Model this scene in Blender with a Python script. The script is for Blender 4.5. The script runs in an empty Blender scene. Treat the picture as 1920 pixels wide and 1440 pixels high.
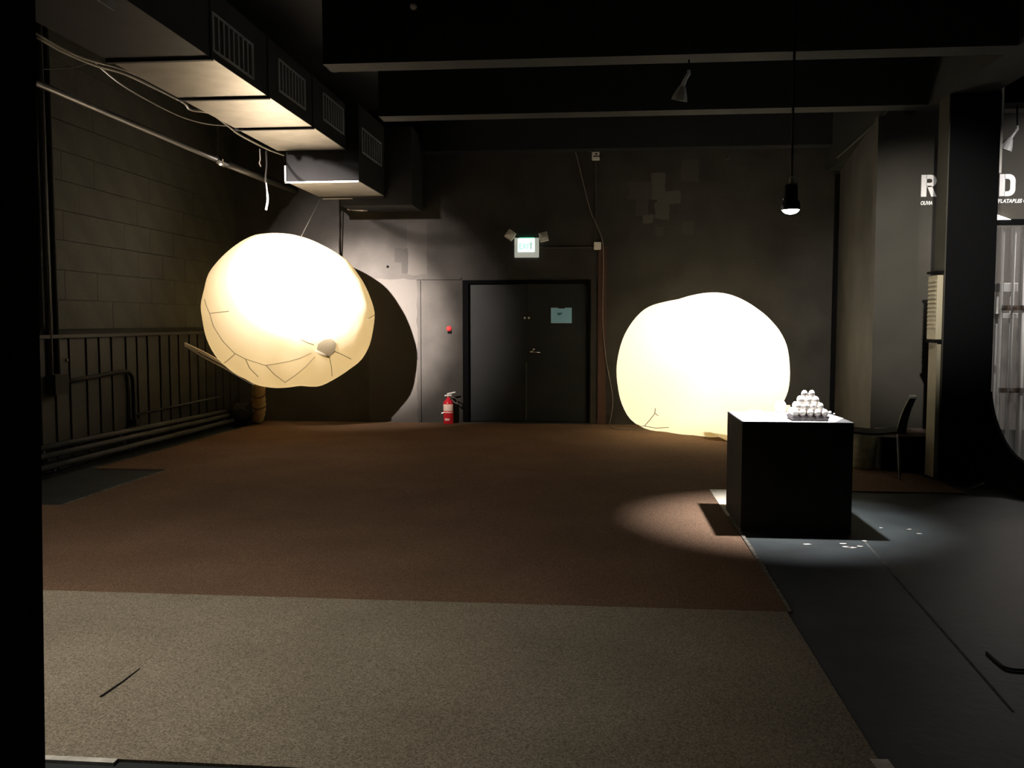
import bpy, math, random
from mathutils import Vector, Matrix
random.seed(7)
S = bpy.context.scene
COL = S.collection

# ---------------------------------------------------------------- camera
F = 1700.0
YAW = math.atan(160 / F); PITCH = math.atan(117 / F)
CAM = Vector((0, 0, 1.5))
cd = bpy.data.cameras.new('camera'); cam = bpy.data.objects.new('camera', cd); COL.objects.link(cam)
cam.location = CAM; cam.rotation_euler = (math.pi / 2 - PITCH, 0, YAW)
cd.sensor_width = 36; cd.lens = F * 36 / 1920; cd.clip_start = 0.05; cd.clip_end = 100
S.camera = cam

# ---------------------------------------------------------------- world, exposure, large lights
w = bpy.data.worlds.new('world'); S.world = w; w.use_nodes = True
w.node_tree.nodes['Background'].inputs[0].default_value = (0.010, 0.010, 0.011, 1)
w.node_tree.nodes['Background'].inputs[1].default_value = 0.2
S.view_settings.view_transform = 'Standard'; S.view_settings.look = 'None'
S.view_settings.exposure = 0.0; S.view_settings.gamma = 1.0; S.view_settings.use_curve_mapping = False
S.cycles.max_bounces = 10; S.cycles.diffuse_bounces = 7; S.cycles.use_denoising = True

def spot(name, loc, aim, watts, deg, blend, col, rad):
    l = bpy.data.lights.new(name, 'SPOT'); l.energy = watts; l.spot_size = math.radians(deg); l.spot_blend = blend
    l.color = col; l.shadow_soft_size = rad
    o = bpy.data.objects.new(name, l); COL.objects.link(o); o.location = loc
    o.rotation_euler = (Vector(aim) - Vector(loc)).to_track_quat('-Z', 'Y').to_euler()
    return o
def point(name, loc, watts, col, rad):
    l = bpy.data.lights.new(name, 'POINT'); l.energy = watts; l.color = col; l.shadow_soft_size = rad
    o = bpy.data.objects.new(name, l); COL.objects.link(o); o.location = loc
    return o
# balloon spot inferred from its shadow, then unseen fill lamps added for light
spot('unseen_spot', (-4.32, 6.4, 3.66), (-3.4, 13.2, 1.5), 27000, 22, 1.0, (1.0, .87, .78), .02)
spot('unseen_spot', (-4.32, 6.4, 3.66), (-3.4, 13.2, 1.6), 4200, 35, 1.0, (1.0, .87, .78), .02)
spot('unseen_spot', (-2.9, 2.8, 3.5), (-3.0, 3.6, 0), 430, 120, 1.0, (1.0, .92, .80), .15)  # unseen fill lamp added to light the front carpet
spot('unseen_spot', (2.1, 5.35, 3.5), (3.3, 9.75, 1.9), 1100, 37, 1.0, (1.0, .94, .84), .05)  # unseen lamp added so the partition and letter R are lit
spot('unseen_spot', (5.3, 6.6, 3.5), (4.5, 9.75, 2.5), 560, 42, 1.0, (1.0, .95, .92), .05)  # unseen lamp added to brighten the letter D
point('side_room_lamp', (5.2, 11.0, 2.5), 90, (1.0, .9, .82), .2)

# ---------------------------------------------------------------- pixel to place
FW = Vector((-math.sin(YAW) * math.cos(PITCH), math.cos(YAW) * math.cos(PITCH), -math.sin(PITCH)))
RT = Vector((math.cos(YAW), math.sin(YAW), 0)); UP = RT.cross(FW)
def ray(x, y): return FW + RT * ((x - 960) / F) - UP * ((y - 720) / F)
def onz(x, y, z=0.0):
    d = ray(x, y); return CAM + d * ((z - CAM.z) / d.z)
def onY(x, y, Y):
    d = ray(x, y); return CAM + d * (Y / d.y)
def onX(x, y, X):
    d = ray(x, y); return CAM + d * (X / d.x)

# ---------------------------------------------------------------- materials
def mat(name, col, rough=.7, metal=0, noise=0, scale=8, bump=0, bscale=60, emis=None, estr=0, spec=.3):
    m = bpy.data.materials.new(name); m.use_nodes = True; nt = m.node_tree; b = nt.nodes['Principled BSDF']
    b.inputs['Roughness'].default_value = rough; b.inputs['Metallic'].default_value = metal
    b.inputs['Base Color'].default_value = (*col, 1); b.inputs['Specular IOR Level'].default_value = spec
    tc = nt.nodes.new('ShaderNodeTexCoord')
    if noise:
        n = nt.nodes.new('ShaderNodeTexNoise'); n.inputs['Scale'].default_value = scale; n.inputs['Detail'].default_value = 6
        nt.links.new(tc.outputs['Object'], n.inputs['Vector'])
        r = nt.nodes.new('ShaderNodeValToRGB')
        r.color_ramp.elements[0].position = .3; r.color_ramp.elements[1].position = .7
        r.color_ramp.elements[0].color = (*[max(0, c * (1 - noise)) for c in col], 1)
        r.color_ramp.elements[1].color = (*[min(1, c * (1 + noise)) for c in col], 1)
        nt.links.new(n.outputs['Fac'], r.inputs[0]); nt.links.new(r.outputs[0], b.inputs['Base Color'])
    if bump:
        n2 = nt.nodes.new('ShaderNodeTexNoise'); n2.inputs['Scale'].default_value = bscale; n2.inputs['Detail'].default_value = 3
        nt.links.new(tc.outputs['Object'], n2.inputs['Vector'])
        bp = nt.nodes.new('ShaderNodeBump'); bp.inputs['Strength'].default_value = bump; bp.inputs['Distance'].default_value = .01
        nt.links.new(n2.outputs['Fac'], bp.inputs['Height']); nt.links.new(bp.outputs[0], b.inputs['Normal'])
    if emis:
        b.inputs['Emission Color'].default_value = (*emis, 1); b.inputs['Emission Strength'].default_value = estr
    return m
def fabric(name, col, tcol, tmix):
    m = bpy.data.materials.new(name); m.use_nodes = True; nt = m.node_tree; nt.nodes.clear()
    out = nt.nodes.new('ShaderNodeOutputMaterial'); d = nt.nodes.new('ShaderNodeBsdfDiffuse'); t = nt.nodes.new('ShaderNodeBsdfTranslucent')
    d.inputs[0].default_value = (*col, 1); t.inputs[0].default_value = (*tcol, 1)
    mx = nt.nodes.new('ShaderNodeMixShader'); mx.inputs[0].default_value = tmix
    tc = nt.nodes.new('ShaderNodeTexCoord'); n = nt.nodes.new('ShaderNodeTexNoise'); n.inputs['Scale'].default_value = 2.2; n.inputs['Detail'].default_value = 2
    bp = nt.nodes.new('ShaderNodeBump'); bp.inputs['Strength'].default_value = .35; bp.inputs['Distance'].default_value = .08
    nt.links.new(tc.outputs['Object'], n.inputs['Vector']); nt.links.new(n.outputs['Fac'], bp.inputs['Height']); nt.links.new(bp.outputs[0], d.inputs['Normal'])
    nt.links.new(d.outputs[0], mx.inputs[1]); nt.links.new(t.outputs[0], mx.inputs[2]); nt.links.new(mx.outputs[0], out.inputs[0])
    return m
def clear_plastic(name):
    m = bpy.data.materials.new(name); m.use_nodes = True; nt = m.node_tree; nt.nodes.clear()
    out = nt.nodes.new('ShaderNodeOutputMaterial'); t = nt.nodes.new('ShaderNodeBsdfTransparent'); g = nt.nodes.new('ShaderNodeBsdfGlossy'); d = nt.nodes.new('ShaderNodeBsdfTranslucent')
    t.inputs[0].default_value = (.86, .87, .88, 1); g.inputs['Roughness'].default_value = .12; d.inputs[0].default_value = (.7, .7, .7, 1)
    a = nt.nodes.new('ShaderNodeMixShader'); a.inputs[0].default_value = .16
    fr = nt.nodes.new('ShaderNodeFresnel'); fr.inputs[0].default_value = 1.6
    b = nt.nodes.new('ShaderNodeMixShader')
    nt.links.new(t.outputs[0], a.inputs[1]); nt.links.new(d.outputs[0], a.inputs[2])
    nt.links.new(fr.outputs[0], b.inputs[0]); nt.links.new(a.outputs[0], b.inputs[1]); nt.links.new(g.outputs[0], b.inputs[2]); nt.links.new(b.outputs[0], out.inputs[0])
    return m
def carpet_mat(name, a, b, patch):
    m = bpy.data.materials.new(name); m.use_nodes = True; nt = m.node_tree; bs = nt.nodes['Principled BSDF']
    bs.inputs['Roughness'].default_value = 1; bs.inputs['Specular IOR Level'].default_value = .05
    tc = nt.nodes.new('ShaderNodeTexCoord')
    n = nt.nodes.new('ShaderNodeTexNoise'); n.inputs['Scale'].default_value = 130; n.inputs['Detail'].default_value = 4; n.inputs['Roughness'].default_value = .8
    n2 = nt.nodes.new('ShaderNodeTexNoise'); n2.inputs['Scale'].default_value = 1.4; n2.inputs['Detail'].default_value = 5
    r = nt.nodes.new('ShaderNodeValToRGB'); r.color_ramp.elements[0].position = .36; r.color_ramp.elements[1].position = .64
    r.color_ramp.elements[0].color = (*a, 1); r.color_ramp.elements[1].color = (*b, 1)
    r2 = nt.nodes.new('ShaderNodeValToRGB'); r2.color_ramp.elements[0].color = (1 - patch,) * 3 + (1,); r2.color_ramp.elements[1].color = (1, 1, 1, 1)
    r2.color_ramp.elements[0].position = .3; r2.color_ramp.elements[1].position = .7
    mx = nt.nodes.new('ShaderNodeMix'); mx.data_type = 'RGBA'; mx.blend_type = 'MULTIPLY'; mx.inputs[0].default_value = 1
    nt.links.new(tc.outputs['Object'], n.inputs['Vector']); nt.links.new(tc.outputs['Object'], n2.inputs['Vector'])
    nt.links.new(n.outputs['Fac'], r.inputs[0]); nt.links.new(n2.outputs['Fac'], r2.inputs[0])
    nt.links.new(r.outputs[0], mx.inputs[6]); nt.links.new(r2.outputs[0], mx.inputs[7]); nt.links.new(mx.outputs[2], bs.inputs['Base Color'])
    bp = nt.nodes.new('ShaderNodeBump'); bp.inputs['Strength'].default_value = .6; bp.inputs['Distance'].default_value = .006
    nt.links.new(n.outputs['Fac'], bp.inputs['Height']); nt.links.new(bp.outputs[0], bs.inputs['Normal'])
    return m
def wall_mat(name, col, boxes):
    """dark wall paint with touched-up and light-boosted rectangles (centre x, centre z, half x, half z, colour factor)"""
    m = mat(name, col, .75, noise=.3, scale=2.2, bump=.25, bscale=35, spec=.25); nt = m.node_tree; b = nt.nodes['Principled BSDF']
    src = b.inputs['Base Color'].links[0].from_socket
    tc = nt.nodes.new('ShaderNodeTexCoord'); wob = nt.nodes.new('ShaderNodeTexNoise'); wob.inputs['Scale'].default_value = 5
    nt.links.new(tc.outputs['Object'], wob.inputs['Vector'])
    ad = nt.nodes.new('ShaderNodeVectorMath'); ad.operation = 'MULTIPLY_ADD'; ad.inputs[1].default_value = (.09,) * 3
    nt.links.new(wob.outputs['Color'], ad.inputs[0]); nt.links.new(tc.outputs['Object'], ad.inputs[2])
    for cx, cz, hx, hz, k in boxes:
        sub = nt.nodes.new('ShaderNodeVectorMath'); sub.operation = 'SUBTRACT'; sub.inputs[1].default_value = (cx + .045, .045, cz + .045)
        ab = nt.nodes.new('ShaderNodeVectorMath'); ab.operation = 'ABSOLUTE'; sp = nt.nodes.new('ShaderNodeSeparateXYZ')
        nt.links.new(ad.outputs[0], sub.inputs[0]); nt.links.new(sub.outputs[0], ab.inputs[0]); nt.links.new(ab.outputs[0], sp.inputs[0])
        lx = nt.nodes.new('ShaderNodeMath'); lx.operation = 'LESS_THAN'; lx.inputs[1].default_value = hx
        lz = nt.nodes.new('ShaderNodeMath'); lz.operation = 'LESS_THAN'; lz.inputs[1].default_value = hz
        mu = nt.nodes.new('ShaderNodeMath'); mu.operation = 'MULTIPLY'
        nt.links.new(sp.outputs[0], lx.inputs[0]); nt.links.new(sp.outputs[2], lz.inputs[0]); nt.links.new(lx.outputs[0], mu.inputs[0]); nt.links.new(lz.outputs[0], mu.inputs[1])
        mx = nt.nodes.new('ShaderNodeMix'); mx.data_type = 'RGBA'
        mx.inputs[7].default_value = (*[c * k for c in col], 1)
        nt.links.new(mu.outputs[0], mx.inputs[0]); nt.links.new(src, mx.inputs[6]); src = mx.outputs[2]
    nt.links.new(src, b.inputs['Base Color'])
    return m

WY = 13.2      # back wall
LX = -5.4      # left wall
CZ = 4.4       # ceiling
def wb(x0, y0, x1, y1, k):
    a = onY(x0, y0, WY); b = onY(x1, y1, WY)
    return ((a.x + b.x) / 2, (a.z + b.z) / 2, abs(b.x - a.x) / 2, abs(a.z - b.z) / 2, k)
M = {}
M['wall_back'] = wall_mat('black wall paint', (.036, .033, .030), [wb(690, 524, 783, 794, 1.45),  # first rectangle: paler paint that also boosts the spotlit area
    wb(1222, 325, 1246, 372, 2.2), wb(1232, 358, 1276, 382, 2.1), wb(1205, 404, 1226, 418, 2.2), wb(1228, 378, 1254, 410, 2.0),
    wb(1276, 300, 1310, 342, 1.6), wb(1178, 340, 1222, 372, 1.5), wb(1192, 372, 1216, 404, 1.5), wb(1278, 415, 1300, 440, 1.5), wb(1228, 425, 1242, 442, 1.4),
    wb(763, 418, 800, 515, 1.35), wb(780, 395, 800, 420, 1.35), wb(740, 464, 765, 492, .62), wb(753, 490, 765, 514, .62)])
M['wall_left'] = mat('block wall paint', (.034, .034, .026), .8, noise=.25, scale=3, bump=.4, bscale=50)
M['joint'] = mat('mortar joint', (.018, .018, .014), .9)
M['plank'] = mat('dark plank paint', (.022, .021, .017), .7, noise=.3, scale=4)
M['partition'] = mat('partition paint', (.056, .051, .042), .8, noise=.15, scale=2)
M['floor'] = mat('painted concrete', (.026, .032, .033), .55, noise=.4, scale=2.2, bump=.15, bscale=20, spec=.25)
M['ceiling'] = mat('black ceiling', (.012, .012, .014), .9)
M['beam'] = mat('beam paint', (.015, .0146, .0125), .8, noise=.2, scale=3)
M['black'] = mat('black paint', (.004, .004, .0045), .9, spec=.05)
M['plinth'] = mat('plinth black paint', (.026, .022, .019), .7, noise=.2, scale=6, spec=.2)
M['plinth_top'] = mat('worn plinth top', (.06, .06, .062), .6, noise=.25, scale=9)
M['brown'] = carpet_mat('brown carpet', (.075, .046, .029), (.29, .182, .120), .2)
M['beige'] = carpet_mat('beige carpet', (.12, .10, .074), (.46, .40, .305), .22)
M['tape'] = mat('white tape', (.55, .53, .48), .7, noise=.25, scale=20)
M['joint_line'] = mat('worn joint', (.06, .063, .06), .8, noise=.6, scale=9)
M['tape_worn'] = mat('worn tape', (.13, .115, .09), .8, noise=.7, scale=14)
M['ivory'] = mat('ivory board', (.72, .66, .54), .8, noise=.12, scale=18)
M['balloon'] = fabric('inflatable cloth', (.76, .70, .56), (.92, .84, .62), .42)
M['seam'] = fabric('seam thread', (.30, .26, .17), (.4, .34, .2), .2)
M['flap'] = fabric('valve cloth', (.44, .40, .30), (.4, .35, .22), .3)
M['strap'] = mat('pale strap', (.9, .87, .82), .6)
M['strap_dark'] = mat('strap groove', (.10, .085, .06), .8)
M['hose'] = fabric('hose cloth', (.50, .38, .18), (.5, .36, .16), .25)
M['cord_brown'] = mat('brown cord', (.08, .045, .02), .9)
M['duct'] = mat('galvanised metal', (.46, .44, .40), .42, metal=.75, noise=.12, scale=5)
M['duct_side'] = mat('duct black paint and shade', (.026, .026, .029), .6, noise=.2, scale=4)  # also put on the near underside and step plate as shade
M['flange'] = mat('flange metal', (.75, .72, .70), .3, metal=.5)
M['grille'] = mat('vent grille', (.30, .31, .34), .5)
M['pipe'] = mat('grey pipe', (.085, .08, .072), .4, metal=.3)
M['cable'] = mat('pale cable', (.40, .37, .32), .6)
M['power_cable'] = mat('dull cable', (.20, .175, .15), .7)
M['dark_pipe'] = mat('dark pipe', (.062, .062, .058), .7, noise=.3, scale=3)
M['black_cable'] = mat('black cable', (.008, .008, .008), .6)
M['door'] = mat('door paint', (.020, .022, .023), .55, noise=.2, scale=2)
M['chrome'] = mat('bright chrome', (.85, .85, .85), .18, metal=1)
M['sign_white'] = mat('glowing sign plastic', (.8, .8, .76), .5, emis=(.85, .95, .86), estr=.28)
M['green_glow'] = mat('green tube', (.1, .6, .3), .5, emis=(.05, .75, .38), estr=2.2)
M['alu'] = mat('spun aluminium', (.85, .85, .83), .3, metal=.35)
M['white'] = mat('white plastic', (.78, .77, .74), .5)
M['lens'] = mat('lamp lens', (.85, .85, .86), .2, metal=.25)
M['exit_panel'] = mat('exit panel', (.8, 1, .9), .5, emis=(.72, 1.0, .86), estr=1.3)
M['exit_text'] = mat('exit letters', (.1, .5, .3), .5, emis=(.45, 1.0, .70), estr=.9)
M['exit_line'] = mat('exit dark line', (.02, .03, .03), .5)
M['blue_paper'] = mat('blue paper', (.34, .68, 1.0), .8)
M['blue_ink'] = mat('blue ink', (.08, .25, .36), .8)
M['red'] = mat('extinguisher red', (.60, .02, .035), .3)
M['red_lamp'] = mat('red lamp', (.6, .02, .02), .4, emis=(1, .08, .08), estr=.45)
M['red_pipe'] = mat('red brown pipe', (.065, .032, .024), .7)
M['label'] = mat('label paper', (.85, .66, .58), .7)
M['blower'] = mat('blower plastic', (.018, .018, .018), .7)
M['rubber'] = mat('rubber hose', (.03, .03, .03), .6)
M['egg'] = mat('egg shell', (.93, .89, .85), .55, noise=.05, scale=12)
M['pulp'] = mat('grey pulp carton', (.11, .095, .10), .9, noise=.2, scale=40)
M['paper'] = mat('white paper', (.8, .8, .78), .8)
M['tan'] = mat('tan card', (.55, .38, .20), .8)
M['lit'] = mat('lit lamp glass', (1, 1, 1), .3, emis=(.93, .95, 1.0), estr=14)
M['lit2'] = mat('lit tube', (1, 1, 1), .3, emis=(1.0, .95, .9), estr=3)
M['lamp_body'] = mat('lamp black', (.012, .012, .015), .45)
M['letter'] = mat('white vinyl', (.95, .93, .92), .6)
M['panel_box'] = mat('cream enamel', (.32, .285, .20), .5)
M['olive'] = mat('olive column light tint', (.032, .030, .022), .7, noise=.2, scale=3)  # lighter olive puts the balloon light into this face's colour
M['conduit'] = mat('cream conduit', (.25, .225, .155), .6)
M['strip'] = clear_plastic('clear plastic strip')
M['wood'] = mat('brown wood rail', (.07, .042, .025), .6)
M['room2'] = mat('side room wall', (.34, .32, .30), .8)
M['seat'] = mat('chair shell', (.012, .011, .011), .6, spec=.1)
M['chair_leg'] = mat('chair leg metal', (.36, .37, .34), .35, metal=.2)
M['box_top'] = mat('brown board', (.30, .22, .19), .7)
M['bag'] = mat('pale plastic liner', (.5, .5, .38), .5, noise=.3, scale=14, bump=.8, bscale=18)

# ---------------------------------------------------------------- mesh builder
class MB:
    def __init__(s): s.v = []; s.f = []
    def box(s, x0, x1, y0, y1, z0, z1, mtx=None):
        n = len(s.v); p = [Vector((x, y, z)) for x in (x0, x1) for y in (y0, y1) for z in (z0, z1)]
        if mtx: p = [mtx @ q for q in p]
        s.v += p; s.f += [tuple(n + i for i in q) for q in ((0, 1, 3, 2), (4, 6, 7, 5), (0, 4, 5, 1), (2, 3, 7, 6), (0, 2, 6, 4), (1, 5, 7, 3))]
        return s
    def prism(s, poly, d):
        """poly: list of Vector, extruded by vector d"""
        n = len(s.v); k = len(poly); d = Vector(d)
        s.v += [Vector(p) for p in poly] + [Vector(p) + d for p in poly]
        s.f += [tuple(n + i for i in range(k))[::-1], tuple(n + k + i for i in range(k))]
        s.f += [(n + i, n + (i + 1) % k, n + k + (i + 1) % k, n + k + i) for i in range(k)]
        return s
    def tube(s, pts, r, seg=8, cap=True):
        pts = [Vector(p) for p in pts]; n0 = len(s.v); N = len(pts)
        rs = r if isinstance(r, (list, tuple)) else [r] * N
        ref = None
        for i, p in enumerate(pts):
            t = (pts[min(i + 1, N - 1)] - pts[max(i - 1, 0)]).normalized()
            if ref is None: ref = t.orthogonal().normalized()
            a = (ref - t * ref.dot(t))
            a = a.normalized() if a.length > 1e-5 else t.orthogonal().normalized()
            ref = a; b = t.cross(a)
            for k in range(seg):
                q = 2 * math.pi * k / seg; s.v.append(p + (a * math.cos(q) + b * math.sin(q)) * rs[i])
        for i in range(N - 1):
            for k in range(seg):
                s.f.append((n0 + i * seg + k, n0 + i * seg + (k + 1) % seg, n0 + (i + 1) * seg + (k + 1) % seg, n0 + (i + 1) * seg + k))
        if cap:
            s.f.append(tuple(n0 + k for k in range(seg))[::-1]); s.f.append(tuple(n0 + (N - 1) * seg + k for k in range(seg)))
        return s
    def lathe(s, prof, seg=20, loc=(0, 0, 0), mtx=None):
        n0 = len(s.v); loc = Vector(loc); R = len(prof)
        for r, z in prof:
            for k in range(seg):
                q = 2 * math.pi * k / seg; p = Vector((max(r, 1e-4) * math.cos(q), max(r, 1e-4) * math.sin(q), z))
                s.v.append(loc + (mtx @ p if mtx else p))
        for i in range(R - 1):
            for k in range(seg):
                s.f.append((n0 + i * seg + k, n0 + i * seg + (k + 1) % seg, n0 + (i + 1) * seg + (k + 1) % seg, n0 + (i + 1) * seg + k))
        return s
    def mesh(s, name, origin=(0, 0, 0), smooth=False):
        o = Vector(origin); me = bpy.data.meshes.new(name); me.from_pydata([tuple(v - o) for v in s.v], [], s.f); me.update()
        if smooth:
            for p in me.polygons: p.use_smooth = True
        return me
    def obj(s, name, m, parent=None, smooth=False, bevel=0, origin=None, fix=True):
        po = world_of(parent) if parent else Vector((0, 0, 0))
        og = Vector(origin) if origin is not None else (po if parent else base_of(s.v))
        me = s.mesh(name, og, smooth); me.materials.append(m)
        if fix:
            import bmesh
            bm = bmesh.new(); bm.from_mesh(me); bmesh.ops.recalc_face_normals(bm, faces=bm.faces); bm.to_mesh(me); bm.free()
            if smooth:
                for p in me.polygons: p.use_smooth = True
        o = bpy.data.objects.new(name, me); COL.objects.link(o); o.location = og - po
        if parent: o.parent = parent
        if bevel:
            b = o.modifiers.new('bevel', 'BEVEL'); b.width = bevel; b.segments = 2; b.limit_method = 'ANGLE'
        return o
def base_of(vs):
    return Vector(((min(v.x for v in vs) + max(v.x for v in vs)) / 2, (min(v.y for v in vs) + max(v.y for v in vs)) / 2, min(v.z for v in vs)))
def world_of(o):
    l = Vector(o.location)
    while o.parent: o = o.parent; l = l + Vector(o.location)
    return l
def thing(name, label, cat, loc, group=None):
    o = bpy.data.objects.new(name, None); COL.objects.link(o); o.location = loc; o.empty_display_size = .1
    o['label'] = label; o['category'] = cat
    if group: o['group'] = group
    return o
def tag(o, label, cat, group=None):
    o['label'] = label; o['category'] = cat
    if group: o['group'] = group
    return o
def struct(o, label=None):
    o['kind'] = 'structure'
    if label: o['label'] = label
    return o
def sempty(name, loc, label=None):
    o = bpy.data.objects.new(name, None); COL.objects.link(o); o.location = loc; return struct(o, label)
def curve_pts(pts, n=8):
    """smooth Catmull-Rom through points"""
    pts = [Vector(p) for p in pts]; out = []
    P = [pts[0] * 2 - pts[1]] + pts + [pts[-1] * 2 - pts[-2]]
    for i in range(1, len(P) - 2):
        for k in range(n):
            t = k / n; a, b, c, d = P[i - 1], P[i], P[i + 1], P[i + 2]
            out.append(.5 * ((2 * b) + (c - a) * t + (2 * a - 5 * b + 4 * c - d) * t * t + (3 * b - a - 3 * c + d) * t ** 3))
    out.append(pts[-1]); return out

# ================================================================ the room
RX = 8.0; NY = -3.0
flo = struct(MB().box(LX - .2, RX + .2, NY - .2, WY + .3, -.2, 0).obj('floor', M['floor'], origin=(0, 0, 0)), 'dark blue grey painted concrete floor')
j0_, j1_ = onz(1618, 1012, 0), onz(1900, 1335, 0)
MB().prism([j0_ + Vector((-.008, 0, .0002)), j1_ + Vector((-.005, 0, .0002)), j1_ + Vector((.005, 0, .0002)), j0_ + Vector((.01, 0, .0002))], (0, 0, .0015)).obj('floor_joint', M['joint_line'], flo)
ceil = sempty('ceiling', (0, 6, CZ), 'black ceiling with concrete beams')
MB().box(LX - .2, RX + .2, NY - .2, WY + .3, CZ, CZ + .2).obj('ceiling_slab', M['ceiling'], ceil)
tn = [1]
def beam(*b, m='beam', lab='dark concrete ceiling beam'):
    tn[0] += 1; struct(MB().box(*b).obj('trim_%d' % tn[0], M[m], origin=(0, 0, 0)), lab)
for by in (1.95, 3.75, 5.6, 7.40, 9.30): beam(-2.25, 3.18, by, by + .24, 3.6, CZ)
beam(3.18, 3.62, NY, WY, 3.6, CZ, lab='dark girder over the column')
beam(-2.5, 3.18, WY - .25, WY, 3.92, CZ, m='ceiling', lab='black beam along the top of the back wall')
for by in (1.95, 5.6, 9.30): beam(3.62, RX, by, by + .24, 3.6, CZ)
# back wall with the door opening
DX0, DX1, DZ = onY(868, 700, WY).x, onY(1107, 700, WY).x, onY(987, 525, WY).z
wbk = sempty('wall_back', (0, WY, 0), 'black painted back wall with patched paint')
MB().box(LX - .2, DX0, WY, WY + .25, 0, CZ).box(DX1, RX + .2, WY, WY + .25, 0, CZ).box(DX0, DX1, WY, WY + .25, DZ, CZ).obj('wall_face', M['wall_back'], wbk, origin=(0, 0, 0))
a = onY(782, 522, WY)
MB().box(a.x, DX0 - .02, WY - .025, WY, a.z - .02, a.z + .012).obj('ledge', M['wall_back'], wbk, origin=(0, 0, 0))
MB().box(onY(786, 600, WY).x, onY(789, 600, WY).x, WY - .02, WY, .02, a.z - .03).obj('batten', M['wall_back'], wbk, origin=(0, 0, 0))
MB().box(onY(1559, 600, WY).x, onY(1572, 600, WY).x, WY - .05, WY, 0, 3.55).obj('corner_batten', M['black'], wbk, origin=(0, 0, 0))
# left wall: painted blocks above, planks below
wl = sempty('wall_left', (LX, 6, 0), 'dark wall of large painted blocks')
MB().box(LX - .25, LX - .012, NY - .2, WY, 0, CZ).obj('wall_core', M['joint'], wl)
zc = 1.42; blk = {}
row = 0
while zc < CZ - .05:
    h = min(.30, CZ - zc); y = 7.3 + (row % 2) * .3
    while y < WY - .02:
        ww = min(.6, WY - y)
        k = (round(ww, 2), round(h, 2))
        if k not in blk:
            hw, hh = ww / 2 - .0015, h / 2 - .0035
            me = MB().box(-.022, 0, -hw, hw, -hh, hh).mesh('block'); me.materials.append(M['wall_left']); blk[k] = me
        o = bpy.data.objects.new('block', blk[k]); COL.objects.link(o); o.parent = wl
        o.location = (random.uniform(.006, .010), y + ww / 2 - 6, zc + h / 2)
        y += ww
    zc += h; row += 1
MB().box(LX - .2, LX, NY, 7.29, 0, CZ).obj('wall_near_part', M['wall_left'], wl)
struct(MB().box(LX - .2, RX + .2, NY - .2, NY, 0, CZ).obj('wall_front', M['ceiling']), 'black wall behind the viewer')
struct(MB().box(RX, RX + .2, NY, WY, 0, CZ).obj('wall_right', M['ceiling']), 'black far right wall')
tr = sempty('trim_1', (LX, 10, 0), 'dark vertical plank wainscot with a top rail')
pk = None; y = 7.32; i = 0
while y < WY - .05:
    ww = .095 if i % 3 == 1 else .155
    hw = min(ww, WY - y) / 2 - .009
    me = MB().box(0, .03 + .012 * (i % 2), -hw, hw, .02, 1.33).mesh('plank'); me.materials.append(M['plank'])
    o = bpy.data.objects.new('plank', me); COL.objects.link(o); o.parent = tr; o.location = (.002, y + hw - 10, 0)
    y += ww; i += 1
MB().box(LX, LX + .075, 7.32, WY, 1.335, 1.37).obj('top_rail', M['plank'], tr)
# partition with the lettering, the slanted return behind it and the side room
PY = 9.75
px0 = onY(1637, 600, PY).x; ox0 = onY(1848, 600, PY).x; ox1 = ox0 + 1.5; oz = onY(1890, 417, PY).z
struct(MB().box(px0, ox0, PY, PY + .12, 0, 3.6).box(ox1, RX, PY, PY + .12, 0, 3.6).box(ox0, ox1, PY, PY + .12, oz, 3.6).obj('wall_partition', M['partition'], origin=(0, 0, 0)), 'dim grey partition wall carrying white letters')
q = onY(1568, 600, WY).x
struct(MB().prism([(px0 + .02, PY + .12, 0), (px0 + .14, PY + .12, 0), (q + .12, WY, 0), (q, WY, 0)], (0, 0, 3.6)).obj('wall_return', M['wall_back'], origin=(0, 0, 0)), 'dark slanted return wall')
struct(MB().box(q + .2, RX, WY - .06, WY - .01, 0, 3.6).obj('wall_side_room', M['room2'], origin=(0, 0, 0)), 'pale grey wall of the lit side room')

# ---------------------------------------------------------------- carpets
def slab(poly, z0, z1): return MB().prism([(x, y, z0) for x, y in poly], (0, 0, z1 - z0))
brown = slab([(-4.9, 4.69), (1.0, 4.69), (1.0, 8.16), (2.86, 8.16), (2.86, WY - .02), (-4.95, WY - .02), (-5.1, 8.72), (-4.32, 8.72), (-4.32, 6.92), (-4.9, 6.92)], .0, .010)
tag(brown.obj('carpet', M['brown'], origin=(0, 0, 0)), 'large dark brown carpet covering the room up to the back wall', 'carpet')
tag(slab([(2.866, 8.16), (3.2, 8.16), (3.2, 8.8), (2.95, 9.70), (2.866, 9.70)], 0, .010).obj('carpet', M['brown'], origin=(0, 0, 0)), 'narrow brown carpet piece at the foot of the dark square column', 'carpet')
tag(slab([(-4.9, 2.86), (.96, 2.86), (.98, 4.685), (-4.9, 4.685)], 0, .011).obj('carpet', M['beige'], origin=(0, 0, 0)), 'beige carpet laid in front of the brown carpet', 'carpet')
tag(slab([(1.005, 7.05), (1.9, 7.05), (1.9, 8.155), (1.005, 8.155)], 0, .006).obj('floor_board', M['ivory'], origin=(0, 0, 0)), 'pale ivory board lying on the floor behind the black plinth', 'board')
def tape(p, q_, wd, label, m=None, grp=None):
    p, q_ = Vector((*p, 0)), Vector((*q_, 0)); d = (q_ - p).normalized(); nrm = Vector((-d.y, d.x, 0)) * wd / 2
    o = slab([(v.x, v.y) for v in (p - nrm, q_ - nrm, q_ + nrm, p + nrm)], 0, .0125).obj('floor_tape', m or M['tape'])
    return tag(o, label, 'tape', grp)
tape((1.02, 6.98), (1.015, 5.5), .024, 'worn white tape along the brown carpet edge beside the plinth', M['tape_worn'])
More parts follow.
